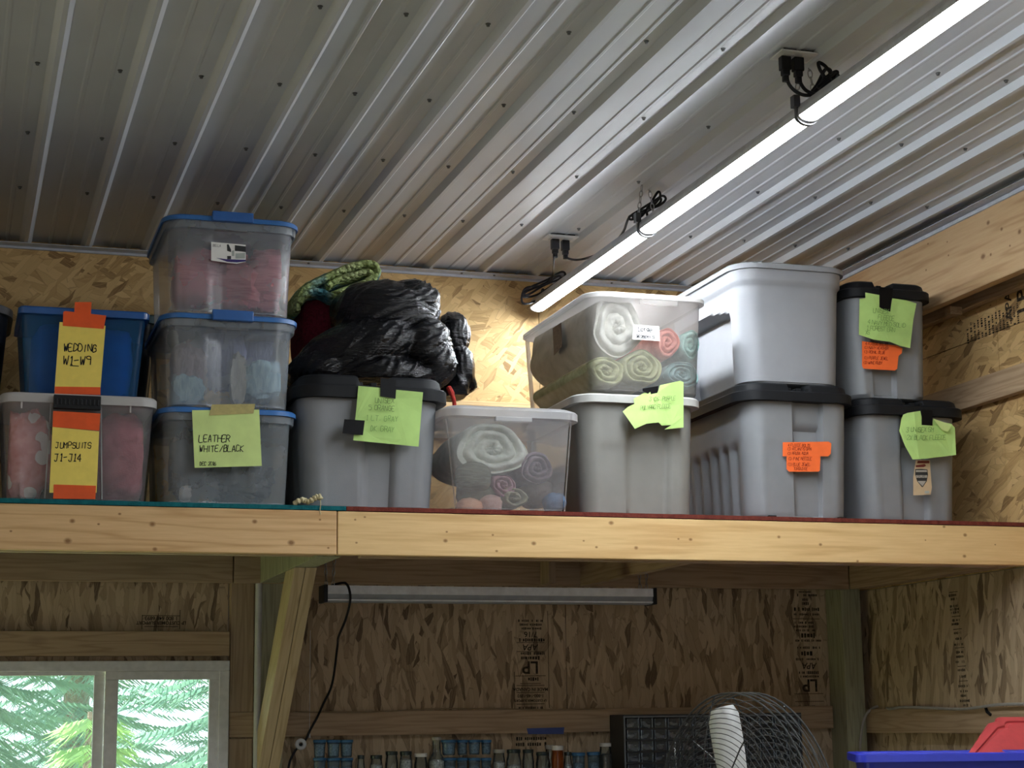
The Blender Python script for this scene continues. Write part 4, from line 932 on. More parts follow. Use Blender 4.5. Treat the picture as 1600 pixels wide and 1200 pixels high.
# ---- two black lidded totes against the right wall
t9 = tote('storage_tote', 'grey tote with black lid, crumpled green note and shield sticker, bottom right', 3.33, .12, DZ, .6, .40, .6, TG)
body(t9, GREYPL, 3.328, .14, DZ, .572, .412, .62, .018, .07, channel_disp(-.30, .52, .018, ptop=.7, pbot=.5, ribs=False), cap1=True)
black_lid(t9, 3.335, .112, .588, .455, .68, .085, .036, .028, .32)
yn = .108
cr9 = lambda u, v: .010*sstep(650, 715, v)+.005*math.sin(u*.08)
n9 = sheet(t9, [(1408, 656), (1411, 648), (1418, 645), (1438, 642), (1440, 652), (1440, 664), (1456, 665), (1458, 654), (1471, 659), (1486, 662), (1492, 668), (1493, 690), (1494, 711), (1446, 717), (1426, 718), (1414, 697), (1405, 673)], yn, PAPER_G, 'note', 'crumpled green paper note with faded pencil', curl=cr9)
sheet(t9, [(1440, 640), (1457, 641), (1457, 665), (1440, 664)], yn-.002, TAPE_B, 'tape', 'black tape')
fl = sheet(t9, [(1458, 654), (1487, 664), (1481, 675), (1472, 672)], yn-.014, PAPER_G2, 'note_fold', None)
write(n9, [('3 UNISEX SM', 1416, 675, 7, .0), ('2X BLACK FLEECE', 1417, 687, 7, .0)], yn-.0125, PENCIL, wpx=.8, seed=21, adv=.85)
TAN = plain('tan_label', (.62, .47, .30), .45, .4, var=.04); RED = plain('label_red', (.20, .025, .02), .5); SILV = plain('label_silver', (.42, .40, .36), .4, .5)
yl_ = .130
lab = sheet(t9, [(1431, 719), (1453, 719), (1454, 738), (1456, 762), (1454, 773), (1427, 774), (1427, 745)], yl_, TAN, 'product_label', 'tan product label with dark shield emblem')
for q, mt in (([(1434, 720), (1452, 720), (1452, 724), (1433, 724)], RED), ([(1431, 727), (1445, 725), (1447, 728), (1443, 730), (1431, 730)], RED), ([(1430, 733), (1440, 732.5), (1449, 733.5), (1450, 742), (1448, 752), (1442, 761), (1440.5, 761), (1433, 752), (1430, 742)], DKP)):
    sheet(lab, q, yl_-.001, mt, 'print')
for q, mt in (([(1431, 734.5), (1448, 734.5), (1448.6, 737.5), (1431, 737.5)], SILV), ([(1431, 742.5), (1449, 742.5), (1448.6, 746.5), (1431.5, 746.5)], SILV), ([(1433.5, 751.5), (1447, 751.5), (1441.5, 759.8)], SILV), ([(1445, 767), (1452, 767), (1452, 771), (1445, 771)], GRP)):
    sheet(lab, q, yl_-.002, mt, 'print')
write(lab, [('FOR LIFE', 1432, 746, 3, 0)], yl_-.0025, INK, 'print', .55, 2, .85)
t10 = tote('storage_tote', 'grey tote with black lid, green note and orange sticker, upper right', 3.278, .14, .618, 1.05, .33, .6, TG)
body(t10, GREYPL, 3.278, .158, .619, 1.02, .330, .6, .014, .06, channel_disp(-.80, .16, .018, ptop=.7, pbot=.5, ribs=False), cap1=True)
black_lid(t10, 3.277, .132, 1.028, .364, .65, .07, .034, .028, .40, -.24)
yn = .126
cr10 = lambda u, v: .004+.008*sstep(470, 545, v)+.004*math.sin(u*.07)
n10 = sheet(t10, [(1343, 467), (1352, 466), (1352, 457), (1374, 461), (1374, 480), (1381, 484), (1391, 487), (1394, 466), (1415, 469), (1432, 474), (1427, 500), (1422, 544), (1405, 540), (1390, 534), (1366, 531), (1342, 523)], yn, PAPER_G, 'note', 'green paper note with faded pencil writing', curl=cr10)
sheet(t10, [(1374, 448), (1395, 451), (1391, 487), (1381, 484), (1374, 480)], yn-.002, TAPE_B, 'tape', 'black tape')
write(n10, [('UNISEX', 1364, 488, 7, .09), ('FLEECE', 1372, 499, 7, .09), ('4 NAVY MED SOLID', 1356, 506, 6.5, .10), ('1 FOREST GRN', 1354, 515, 6.5, .09), ('XS', 1352, 522, 6, .05)], yn-.0145, PENCIL, wpx=.8, seed=23, adv=.85)
s10 = sheet(t10, [(1347, 533), (1400, 540), (1410, 544), (1409, 552), (1404, 556), (1402, 576), (1398, 579), (1349, 576), (1347, 572)], .146, STICK_O, 'sticker', 'orange sticker listing fleece bolts')
write(s10, [('4 FLEECE BOLTS', 1352, 538.5, 4.3, .05), ('(1) NAVY HEATHER', 1350, 545, 4.3, .04), ('(1) ROYAL BLUE', 1350, 552, 4.3, .03), ('(1) PURPLE JEWEL', 1350, 561, 4.3, .04), ('(1) WINE RUBY', 1349, 568.5, 4.3, .03)], .1448, INKR, wpx=.75, seed=25, adv=.85)

# ================================================================== trash bags, blankets on the black lid
def remesh(name, balls, voxel, mat):
    bm = bmesh.new()
    for (c, r_, rz) in balls:
        mat4 = Matrix.Translation(Vector(c)) @ Matrix.Rotation(rz, 4, 'Y') @ Matrix.Diagonal((*r_, 1))
        bmesh.ops.create_icosphere(bm, subdivisions=3, radius=1, matrix=mat4)
    me = bpy.data.meshes.new(name); bm.to_mesh(me); bm.free()
    o = bpy.data.objects.new(name, me); COL.objects.link(o)
    md = o.modifiers.new('r', 'REMESH'); md.mode = 'VOXEL'; md.voxel_size = voxel
    sm_ = o.modifiers.new('s', 'SMOOTH'); sm_.factor = .6; sm_.iterations = 26
    dg = bpy.context.evaluated_depsgraph_get(); me2 = bpy.data.meshes.new_from_object(o.evaluated_get(dg)); me2.name = name
    o.modifiers.clear(); o.data = me2; me2.materials.clear(); me2.materials.append(mat)
    for p in me2.polygons: p.use_smooth = True
    return o
def bagmat():
    g = G('black_bag_film'); c = g.coords(); f, _ = g.noise(g.mapping(c, rot=(0, -.5, 0), sc=(6, 12, 42)), 1.3, 5, .65, .8)
    return g.out(g.principled((.004, .004, .005), .07, .26, 0, g.bump(f, .6, .014)))
BAG = bagmat()
def bag_displace(o, amp, zmin, seed, ang):
    ca, sa = math.cos(ang), math.sin(ang)
    nrm = [v.normal.copy() for v in o.data.vertices]
    for v, n_ in zip(o.data.vertices, nrm):
        p = v.co; a = p.x*ca+p.z*sa; b = -p.x*sa+p.z*ca
        w_ = .05*noise.noise(Vector((p.x*7, p.y*7, p.z*7+seed)))
        q = Vector((a*4, p.y*9, (b+w_)*40+seed)); q2 = Vector((a*7+9, p.y*22, (b+w_*.6)*95+p.y*20))
        r1 = 1-abs(noise.noise(q))*2; r2 = 1-abs(noise.noise(q2))*2
        d = amp*r1*abs(r1)+amp*.5*r2+amp*1.1*noise.noise(Vector((p.x*8, p.y*8, p.z*8+seed)))
        v.co = p+n_*d
        if v.co.z < zmin: v.co.z = zmin
def PB(u, v, y, ru, rv, ry, rot=0):
    s = S(u, v, y); return (tuple(P(u, v, y)), (ru*s, ry, rv*s), rot)
o = remesh('trash_bag', [PB(598, 503, .42, 82, 62, .19, .15), PB(560, 555, .36, 105, 52, .2, -.35), PB(652, 545, .36, 52, 52, .16), PB(672, 572, .33, 40, 36, .13), PB(500, 588, .36, 52, 36, .18), PB(585, 595, .33, 95, 34, .2), PB(640, 480, .44, 45, 42, .15)], .0058, BAG)
bag_displace(o, .0075, .606, 3, .62)
tag(o, 'large crumpled black trash bag lying on the black tote lid', 'trash bag', 'black trash bags')
o = remesh('trash_bag', [PB(700, 530, .50, 30, 42, .12, .3), PB(712, 580, .48, 26, 40, .12), PB(728, 600, .48, 16, 14, .06, .5), PB(708, 605, .46, 22, 24, .1)], .0052, BAG)
bag_displace(o, .006, .606, 8, 1.7)
tag(o, 'smaller black trash bag behind the large one, drooping at its right', 'trash bag', 'black trash bags')
def knit():
    g = G('green_blue_knit'); c = g.coords(); f, _ = g.noise(c, 7, 2); f2, _ = g.noise(c, 70, 3)
    col = g.ramp(f, [(.40, (.06, .27, .38)), (.46, (.34, .54, .48)), (.51, (.56, .68, .26)), (.72, (.66, .72, .36))])
    v = g.voronoi(g.mapping(c, sc=(1, 1, 1.25)), 62).outputs['Distance']
    col = g.mix(g.math('MULTIPLY', v, .5, clamp=True), g.mix(g.math('MULTIPLY', f2, .35), col, (.22, .30, .12)), (.05, .09, .04))
    return g.out(g.principled(col, .95, .1, 0, g.bump(g.math('SUBTRACT', 1, v), 1.0, .014)))
def fold(mb, path, th, hy, y, seed):
    """thick soft cloth: path (px) at depth y, thickness th, running hy each way in depth"""
    p = spline([P(u, v, y) for u, v in path], 7); n = 18; rings = []
    for i, c in enumerate(p):
        t = (p[min(i+1, len(p)-1)]-p[max(i-1, 0)]).normalized(); nn = Vector((-t.z, 0, t.x))
        ring = []
        for k in range(n):
            a = 2*math.pi*k/n; cs, sn = math.copysign(abs(math.cos(a))**.7, math.cos(a)), math.copysign(abs(math.sin(a))**.45, math.sin(a))
            q = c+nn*cs*th*(1 if 0 < i < len(p)-1 else .55)+Vector((0, sn*hy, 0))
            b = noise.noise(q*46+Vector((seed, 0, 0)))*.006+math.sin(i*1.5+k)*.0022
            ring.append(q+(q-c).normalized()*b)
        rings.append(ring)
    v = [q for r_ in rings for q in r_]; f = [(i*n+k, i*n+(k+1) % n, (i+1)*n+(k+1) % n, (i+1)*n+k) for i in range(len(p)-1) for k in range(n)]
    f += [tuple(range(n))[::-1], tuple((len(p)-1)*n+k for k in range(n))]; mb.add(v, f)
mb = MB()
fold(mb, [(453, 500), (456, 478), (468, 462), (490, 450), (512, 440), (535, 430), (560, 425), (574, 429), (577, 441), (568, 450)], .017, .15, .68, 1)
fold(mb, [(500, 459), (520, 448), (545, 441), (564, 437), (568, 446), (552, 456), (530, 464), (508, 472)], .014, .14, .67, 2)
fold(mb, [(456, 486), (468, 470), (488, 468), (508, 476), (530, 480), (552, 470)], .018, .14, .66, 3)
o = mb.build('knit_blanket', knit(), None, smooth=True); tag(o, 'folded chunky green and blue knit blanket behind the trash bag', 'blanket')
WINE = yarn('wine_red_knit', (.16, .012, .03), (.04, .004, .010), (60, 60, 60))
pblob('knit_blanket', 'dark wine red knit bundle under the green and blue blanket', 'blanket', WINE, 492, 528, .70, 38, 70, .16, amp=.10, fs=8, seed=51, zmin=.606)
m = MB(); pth = spline([P(701, 606, .30), P(707, 618, .28), P(710, 632, .27), P(707, 645, .27)], 6); m.tube(pth, [.010]*6+[.007]*(len(pth)-6), 8)
tag(m.build('red_strap', fabric('red_webbing', (.45, .04, .03), (.22, .02, .015), 60), None, smooth=True), 'short red strap hanging between trash bag and clear bin', 'strap')
# scrap of yarn on the deck edge
SCR = fabric('pale_scrap', (.62, .56, .36), (.36, .30, .16), 40)
root = empty('yarn_scrap', tuple(P(485, 785, .02)), 'pale yellow yarn scrap with dangling thread on the shelf edge', 'scrap')
m = MB(); pth = spline([P(459, 788, .01), P(466, 783, .0), P(474, 781, .0), P(480, 784, .0), P(488, 781, -.005), P(494, 777, -.005), P(499, 776, -.005), P(501, 781, -.005)], 5)
rs = [.006+.004*abs(math.sin(i*.9)) for i in range(len(pth))]; m.tube(pth, rs, 8); m.build('tuft', SCR, root, smooth=True)
m = MB(); m.tube(spline([P(500, 779, -.006), P(501, 787, -.008), P(500, 797, -.004), P(501, 804, -.004)], 5), .0016, 6); m.build('thread', SCR, root, smooth=True)
# ================================================================== under the shelf
fy = .66
a, b = P(502, 928, fy), P(1019, 932, fy)
ALU = plain('lamp_aluminium', (.86, .89, .93), .30, .6); ALU2 = plain('lamp_lower_grey', (.30, .32, .34), .35, .5)
root = empty('strip_lamp', ((a.x+b.x)/2, fy, a.z), 'unlit strip lamp hanging on chains under the shelf', 'lamp')
zt = P(760, 917, fy-.046).z; zm = P(760, 930, fy-.045).z; zb = P(760, 942, fy-.035).z
m = MB(); m.prism([(fy-.046, zt), (fy+.03, zt), (fy+.045, zm), (fy-.047, zm)], 0, a.x+.012, b.x-.012); m.build('housing', ALU, root)
m = MB(); m.prism([(fy-.044, zm), (fy+.044, zm), (fy+.03, zb), (fy-.034, zb)], 0, a.x+.012, b.x-.012); m.build('diffuser', ALU2, root)
m = MB(); m.box(a.x+.012, b.x-.012, fy-.042, fy-.034, zb+.004, zb+.009); m.build('lip', ALU, root)
for x0, x1 in ((a.x, a.x+.014), (b.x-.014, b.x)):
    m = MB(); m.box(x0, x1, fy-.05, fy+.048, zb-.002, zt+.003); m.build('end_cap', BLACKPL, root, bevel=.003)
for u, sd in ((515, 'left'), (1005, 'right')):
    p = P(u, 917, fy)
    for k, dx_ in enumerate((-.012, .012)):
        chain('hanging_chain', (p.x+dx_*1.4, fy, .068), (p.x+dx_, fy, zt), f'short {sd} chain, {("left", "right")[k]} strand, of the unlit lamp under the shelf', 'chains of the unlit lamp', .022)
m = MB(); zz = zt+.002
cord([(P(520, 915, fy).x, fy+.02, zz+.004), Q(533, 911, fy-.02), Q(541, 912, fy-.05), Q(546, 922, fy-.058), Q(547, 940, fy-.05), Q(540, 968, .75), Q(529, 995, .9), Q(527, 1012, 1.0), Q(519, 1068, 1.18), Q(505, 1100, 1.24), Q(496, 1120, 1.28), Q(485, 1140, 1.28), Q(476, 1158, 1.27), Q(462, 1172, 1.27), Q(453, 1190, 1.27), Q(448, 1215, 1.27)],
     'black cord running from the unlit lamp down the back wall', r=.0045, group=None)
m = MB(); pth = [P(485, 985, 1.30), P(484, 1100, 1.302), P(483.5, 1147, 1.300)]; root = empty('pull_string', tuple(pth[0]), 'thin white string hanging down the back wall', 'string')
m.tube(pth, .0012, 6); m.build('line', WHITEPL, root); m = MB(); m.lathe([(.004, 0), (.004, .016)], pth[2].x, pth[2].y, 8, pth[2].z-.014); m.build('toggle', WHITEPL, root)
# round white spool on the wall
p = P(470, 1163, 1.255); m = MB()
m.tube([Vector((p.x+.0145*math.cos(t), p.y, p.z+.0145*math.sin(t))) for t in [2*math.pi*i/20 for i in range(20)]], .0075, 8, True); root = empty('cable_ring', tuple(p), 'round white ring at the top of the jar shelf, left end', 'ring')
m.build('ring', WHITEPL, root, smooth=True)
m = MB(); m.tube([(p.x, p.y, p.z), (p.x, 1.345, p.z)], .004, 8); m.build('peg', BLACKPL, root)
# blue masking tape on the girt
p0, p1 = P(823, 1138, 1.3105), P(882, 1147, 1.3105); m = MB(); m.prism([(p0.x, p0.z), (p1.x, p0.z+.002), (p1.x-.004, p1.z), (p0.x+.006, p1.z+.002)], 1, 1.3102, 1.3116)
tag(m.build('tape_strip', plain('blue_tape', (.045, .075, .26), .6), None), 'blue tape strip stuck on the back wall girt', 'tape')
# thin brown wire along the girt top
m = MB(); m.tube(spline([P(462, 1112, 1.30), P(520, 1113, 1.30), P(600, 1112, 1.30), P(660, 1108, 1.30), P(760, 1107, 1.30), P(860, 1109, 1.30), P(945, 1107, 1.30)], 6), .0028, 6)
tag(m.build('wire', plain('tan_wire', (.30, .22, .13), .6), None, smooth=True), 'thin tan wire along the top of the back wall girt', 'wire')
# ---------------- jar shelf
JZ = -.80; jy = 1.17
root = empty('jar_shelf', (1.9, 1.2, JZ), 'wooden wall shelf that carries the jars, below the girt', 'shelf')
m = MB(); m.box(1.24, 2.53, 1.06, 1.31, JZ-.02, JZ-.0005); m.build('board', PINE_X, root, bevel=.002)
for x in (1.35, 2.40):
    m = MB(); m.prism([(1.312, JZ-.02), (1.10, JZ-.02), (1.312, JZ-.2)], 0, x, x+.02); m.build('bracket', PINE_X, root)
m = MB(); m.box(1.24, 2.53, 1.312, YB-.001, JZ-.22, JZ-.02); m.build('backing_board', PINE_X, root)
GLJ = glass('jar_glass', (.80, .86, .86), .14, (.55, .62, .62)); GLB = clearplastic('cup_plastic', (.55, .68, .78), .30, (.22, .36, .48)); AMB = clearplastic('amber_plastic', (.75, .30, .08), .45, (.45, .13, .03))
LIDBLUE = plain('cup_lid_blue', (.03, .13, .27), .4, .5); LIDDK = plain('jar_lid_dark', (.03, .045, .045), .3, .6, .5); LIDW = plain('jar_lid_white', (.62, .62, .60), .45); LIDP = plain('jar_lid_pale', (.36, .35, .31), .4)
FILLW = plain('white_beads', (.82, .83, .84), .6, .3, var=.3, scale=160); FILLG = plain('grey_beads', (.46, .47, .48), .6, .3, var=.3, scale=160); FILLD = plain('dark_beads', (.06, .04, .03), .6, .3, var=.3, scale=160)
def jar(u0, u1, vtop, zbase, y, lid, fill, filltop, label, glassm, name='glass_jar', neck=.84, lidh=.014, taper=0, cat='jar', group='jars on the shelf below the girt'):
    l, r_ = P(u0, vtop, y), P(u1, vtop, y); cx = (l.x+r_.x)/2; R_ = (r_.x-l.x)/2; zt_ = l.z; h = zt_-zbase
    root = empty(name, (cx, y, zbase), label, cat, group); b = R_*(1-taper)
    m = MB(); m.lathe([(b*.9, 0), (b, .004), (R_*(1-taper*.3), h*.72 if neck < .99 else h-lidh), (R_*neck, h-lidh-.006), (R_*neck, h-lidh+.004)], 0, 0, 18); m.build('body', glassm, root, smooth=True, local=True)
    m = MB(); m.lathe([(R_*neck*1.06, h-lidh), (R_*neck*1.1, h-lidh+.002), (R_*neck*1.1, h-.002), (R_*neck*1.02, h)], 0, 0, 18); m.build('lid', lid, root, local=True, angle=.6)
    if fill:
        m = MB(); m.lathe([(b*.84, .006), (b*.9, .01), (R_*.9*(1-taper*.4), h*filltop), (R_*.4, h*filltop+.006)], 0, 0, 14); m.build('contents', fill, root, smooth=True, local=True)
    return root
z1_ = P(500, 1184, jy).z; z2_ = z1_-.0735
cups = [(490, 509, FILLW), (511, 531, FILLW), (532, 551, FILLW), (690, 712, FILLW), (714, 730, FILLG), (732, 750, FILLW), (752, 767, FILLG)]
ordn = ('first', 'second', 'third', 'fourth', 'fifth', 'sixth', 'seventh')
for i, (u0, u1, fl) in enumerate(cups):
    zb2 = z1_-.073; l3 = zb2-.073
    jar(u0, u1, 1156, z1_+.0005, jy, LIDBLUE, fl, .74, f'blue lidded cup, upper tier, {ordn[i]} from the left', GLB, 'lidded_cup', .99, .010, .14, 'cup', 'blue lidded cups in two tiers')
    vt = 1184.2
    l, r_ = P(u0, vt, jy), P(u1, vt, jy)
    jar(u0, u1, vt, JZ, jy, LIDBLUE, fl, .74, f'blue lidded cup, lower tier, {ordn[i]} from the left', GLB, 'lidded_cup', .99, .010, .14, 'cup', 'blue lidded cups in two tiers')
JL = [(558, 570, 1180, LIDDK, FILLG, .5, 'slim jar with dark lid right of the first blue cups'), (578, 598, 1180, LIDDK, FILLW, .75, 'jar of white beads with dark lid'), (602, 622, 1174, LIDDK, FILLG, .3, 'empty looking jar with dark green lid'),
      (624, 644, 1174, LIDDK, FILLW, .8, 'jar with dark lid and tall white contents'), (647, 668, 1177, LIDW, None, 0, 'clear jar with flat white lid left of the tall bottle'), (770, 789, 1171, LIDP, FILLW, .7, 'jar with pale lid and frosty contents right of the blue cups'),
      (791, 814, 1171, LIDDK, FILLW, .62, 'wide jar with green lid and white powder'), (816, 834, 1171, LIDDK, FILLW, .45, 'narrow jar with green lid and white powder'), (837, 859, 1175, LIDDK, FILLW, .2, 'jar with dark lid left of the amber bottle'), (881, 893, 1175, LIDDK, FILLW, .65, 'slim jar of white beads right of the amber bottle')]
for (u0, u1, vt, ld, fl, ft, lb) in JL: jar(u0, u1, vt, JZ, jy, ld, fl, ft, lb, GLJ)
jar(862, 880, 1165, JZ, jy-.01, LIDW, FILLD, .4, 'amber pill bottle with white cap', AMB, 'pill_bottle', .9, .018, 0, 'bottle')
jar(852, 866, 1164, JZ, jy+.06, LIDP, FILLG, .5, 'pale capped bottle behind the amber one', GLJ, 'glass_jar', .9, .016)
jar(894, 913, 1176, JZ, jy, LIDBLUE, FILLG, .7, 'single blue lidded cup right of the amber bottle', GLB, 'lidded_cup', .99, .012, .1, 'cup')
jar(918, 936, 1175, JZ, jy, LIDBLUE, FILLG, .7, 'single blue lidded cup farthest right', GLB, 'lidded_cup', .99, .012, .1, 'cup')
jar(936, 955, 1161, JZ, jy+.035, LIDW, FILLD, .75, 'tall jar with white lid and brown contents beside the drawer cabinet', GLJ)
# tall bottle with thin neck
l, r_ = P(669, 1154, jy), P(695, 1154, jy); cx = (l.x+r_.x)/2; R_ = (r_.x-l.x)/2; h = l.z-JZ; root = empty('glass_bottle', (cx, jy, JZ), 'tall clear bottle with narrow neck and white contents', 'bottle', 'jars on the shelf below the girt')
m = MB(); m.lathe([(R_*.9, 0), (R_, .004), (R_, h*.62), (R_*.5, h*.75), (R_*.46, h-.004), (R_*.5, h)], n=18); m.build('body', GLJ, root, smooth=True, local=True)
m = MB(); m.lathe([(R_*.85, .006), (R_*.9, h*.6), (R_*.4, h*.63)], n=14); m.build('contents', FILLW, root, smooth=True, local=True)
m = MB(); m.lathe([(R_*.5, h-.006), (R_*.55, h-.006), (R_*.55, h+.004), (R_*.3, h+.006)], n=14); m.build('stopper', LIDP, root, local=True)
# ---------------- drawer cabinet
cy0, cy1 = 1.15, 1.305; c0, c1 = P(950, 1117, cy0), P(1250, 1117, cy0); x0 = P(974, 1117, cy0).x; x1 = P(1252, 1117, cy0).x; zt_ = c0.z; zb_ = zt_-.29
cab = empty('drawer_cabinet', ((x0+x1)/2, 1.2, zb_), 'black small parts cabinet with clear drawers behind the fan', 'cabinet')
FRB = plain('cabinet_black', (.020, .024, .030), .4, .5); RIMB = plain('cabinet_rim', (.13, .15, .17), .35, .5)
m = MB(); t = .012
m.box(x0, x1, cy1-.006, cy1, zb_, zt_); m.box(x0, x0+.007, cy0, cy1-.006, zb_, zt_); m.box(x1-.007, x1, cy0, cy1-.006, zb_, zt_); m.box(x0+.007, x1-.007, cy0, cy1-.006, zt_-.010, zt_); m.box(x0+.007, x1-.007, cy0, cy1-.006, zb_, zb_+.01)
m.build('body', FRB, cab, bevel=.002)
m = MB(); m.box(x0-.001, x0+.006, cy0-.004, cy0-.0005, zb_, zt_-.006); m.box(x0+.006, x1-.003, cy0-.004, cy0-.0005, zt_-.012, zt_-.006); m.build('rim', RIMB, cab)
nc, nr = 13, 6; cw = (x1-x0-.018)/nc; rh = (zt_-zb_-.024)/nr
m = MB()
for i in range(1, nc): m.box(x0+.009+cw*i-.003, x0+.009+cw*i+.003, cy0+.004, cy1-.007, zb_+.011, zt_-.011)
for j in range(1, nr): m.box(x0+.008, x1-.008, cy0+.003, cy1-.007, zb_+.012+rh*j-.003, zb_+.012+rh*j+.003)
m.build('divider', FRB, cab)
DRW = clearplastic('drawer_plastic', (.80, .84, .87), .16, (.35, .38, .41), .12, .8)
m = MB(); w2, h2 = cw/2-.0042, rh/2-.0045
m.box(-w2, w2, -.003, 0, -h2, h2); m.box(-w2*.9, w2*.9, 0, .09, -h2, -h2+.003); m.box(-w2*.35, w2*.35, -.012, -.003, h2*.15, h2*.30); m.box(-w2, -w2*.9, -.006, -.003, -h2, h2); m.box(w2*.9, w2, -.006, -.003, -h2, h2)
d0 = m.build('drawer', DRW, cab); cm = MB(); rr_ = random.Random(8)
for q in range(5):
    cxq, czq, s_ = rr_.uniform(-.55, .55)*w2, rr_.uniform(-.7, .1)*h2, rr_.uniform(.004, .008); cm.box(cxq-s_*1.6, cxq+s_*1.6, .006, .02, czq-s_, czq+s_)
HW = plain('hardware_silver', (.85, .86, .87), .35, .6, .5, var=.2, scale=200); ct0 = cm.build('hardware', HW, d0, local=True)
first = True
for j in range(nr):
    for i in range(nc):
        if first: d, ct = d0, ct0; first = False
        else:
            d = d0.copy(); COL.objects.link(d); d.parent = cab; d.matrix_parent_inverse = d0.matrix_parent_inverse
            ct = ct0.copy(); COL.objects.link(ct); ct.parent = d
        d.location = (x0+.009+cw*(i+.5), cy0+.002, zb_+.012+rh*(j+.5))
        ct.rotation_euler = (0, rr_.uniform(-.25, .25), math.pi*rr_.choice((0, 0))); ct.scale = (rr_.choice((-1, 1))*rr_.uniform(.5, 1), 1, rr_.uniform(.5, 1.1))
m = MB(); m.box(x0+.05, x1-.05, cy1+.0005, YB-.0005, zt_-.06, zt_-.03); m.box(x0+.05, x1-.05, cy1+.0005, YB-.0005, zb_+.03, zb_+.06); m.build('wall_rail', FRB, cab)
BA = .25
# ---------------- pedestal fan in front
FY = -.9
fc = P(1164, 1321, FY); s = S(1164, 1321, FY); FR = 234*s; th = math.radians(57)
vd = Vector((fc.x-CAM.x, fc.y-CAM.y, 0)).normalized(); side = Vector((vd.y, -vd.x, 0))
ax = (-vd*math.cos(th)-side*math.sin(th)).normalized()    # faces the room, turned to the left
e1 = Vector((0, 0, 1)); e2 = ax.cross(e1).normalized()
fan = empty('pedestal_fan', (fc.x, fc.y, ZG), 'large black wire caged pedestal fan with white blades', 'fan')
WIRE = plain('fan_wire', (.045, .048, .05), .35, .5); BLADE = plain('fan_blade_white', (.82, .83, .84), .35, .5)
def circ(r_, off, n=64): return [fc+ax*off+(e1*math.cos(2*math.pi*k/n)+e2*math.sin(2*math.pi*k/n))*r_ for k in range(n)]
def dome(q): return .035+.085*(1-q**2.6)
m = MB()
for i in range(28): q = .12+.88*i/27; m.tube(circ(FR*q, dome(q)), .0012, 4, True)
g1_ = m.build('front_grille', WIRE, fan, smooth=True)
m = MB()
for i in range(18): q = .2+.8*i/17; m.tube(circ(FR*q, -dome(q)), .0012, 4, True)
m.build('rear_grille', WIRE, fan, smooth=True)
m = MB()
for k in range(10):
    a_ = 2*math.pi*k/10+.2; d = e1*math.cos(a_)+e2*math.sin(a_)
    for sg in (1, -1): m.tube([fc+ax*sg*(dome(q)-.004)+d*FR*q for q in (.12, .3, .5, .7, .85, .95, 1.0)], .0022, 5)
m.build('grille_spokes', WIRE, fan, smooth=True)
m = MB()
for off in (.036, .012, -.012, -.036): m.tube(circ(FR*1.005, off), .0022, 6, True)
m.build('rim_band', WIRE, fan, smooth=True)
m = MB(); m.lathe([(.0, .118), (.045, .116), (.05, .09), (.05, .0), (.07, -.02), (.07, -.14), (.03, -.16)], 0, 0, 24)
mt4 = Matrix((e2, e1.cross(e2).cross(e2) if False else e1, ax)).transposed().to_4x4(); mt4 = Matrix.Translation(fc) @ mt4
m.v = [tuple(mt4 @ Vector(p)) for p in m.v]; m.build('motor', BLACKPL, fan, angle=.5)
def blade(a_, tw=.55):
    m = MB(); n, k_ = 12, 8; v = []; d = e1*math.cos(a_)+e2*math.sin(a_); tn = -e1*math.sin(a_)+e2*math.cos(a_)
    for lay in (0, 1):
        for i in range(n+1):
            q = .13+.80*i/n; wd = FR*(.13+.10*math.sin(min(1, i/n*1.1)*math.pi*.55))*(1 if i < n else .75); t_ = tw*(1-.35*i/n)
            for j in range(k_+1):
                c = (j/k_-.5)*2*wd*.5*1.35; cur = .022*(1-(2*j/k_-1)**2)
                v.append(fc+d*FR*q+tn*c*math.cos(t_)+ax*(c*math.sin(t_)*.55+cur-lay*.002))
    w_ = k_+1; N = (n+1)*w_
    f = [(i*w_+j, i*w_+j+1, (i+1)*w_+j+1, (i+1)*w_+j) for i in range(n) for j in range(k_)]; f += [tuple(N+q for q in reversed(ff)) for ff in list(f)]
    bd = [j for j in range(w_)]+[i*w_+k_ for i in range(1, n+1)]+[n*w_+j for j in range(k_-1, -1, -1)]+[i*w_ for i in range(n-1, 0, -1)]
    f += [(bd[i], bd[(i+1) % len(bd)], N+bd[(i+1) % len(bd)], N+bd[i]) for i in range(len(bd))]
    m.add(v, f); m.build('blade', BLADE, fan, smooth=True)
for k in range(3): blade(BA+2*math.pi*k/3)
m = MB(); pb = fc-ax*.12; m.tube([(pb.x, pb.y, ZG+.03), (pb.x, pb.y, fc.z)], .018, 12); m.build('pole', BLACKPL, fan, smooth=True)
m = MB(); m.lathe([(.23, 0), (.23, .02), (.05, .04), (.03, .07)], pb.x, pb.y, 32, ZG+.0005); m.build('base', BLACKPL, fan, angle=.6)
# ---------------- blue bin with the red lid on it
BB = plain('bright_blue_plastic', (.035, .05, .56), .35, .5, var=.04); RD = plain('red_lid_plastic', (.62, .075, .085), .4, .5, var=.04)
by = -.35
l = P(1337, 1178, by); zr = l.z; bw, bd_ = .66, .44
bl = empty('storage_bin', (l.x+bw/2, by+bd_/2, zr-.42), 'bright blue open bin at the bottom right corner', 'bin')
BZ = zr-.42
xc = l.x+bw/2
rings = []; ca_, sa_ = math.cos(math.radians(24)), math.sin(math.radians(24))
yc = by+bd_/2
for (ins, dz) in ((.075, -.42), (.07, -.415), (.026, -.028), (.022, -.026), (.002, -.028), (0, -.026), (0, -.003), (.004, 0), (.018, 0), (.022, -.003), (.028, -.03), (.08, -.41)):
    rings.append([(l.x+(bw/2+x)*ca_+(bd_/2+y)*sa_, by-(bw/2+x)*sa_+(bd_/2+y)*ca_, zr+dz) for (x, y, nx, ny, sd, s_) in rr(bw/2-ins, bd_/2-ins, .035, 6, 6)])
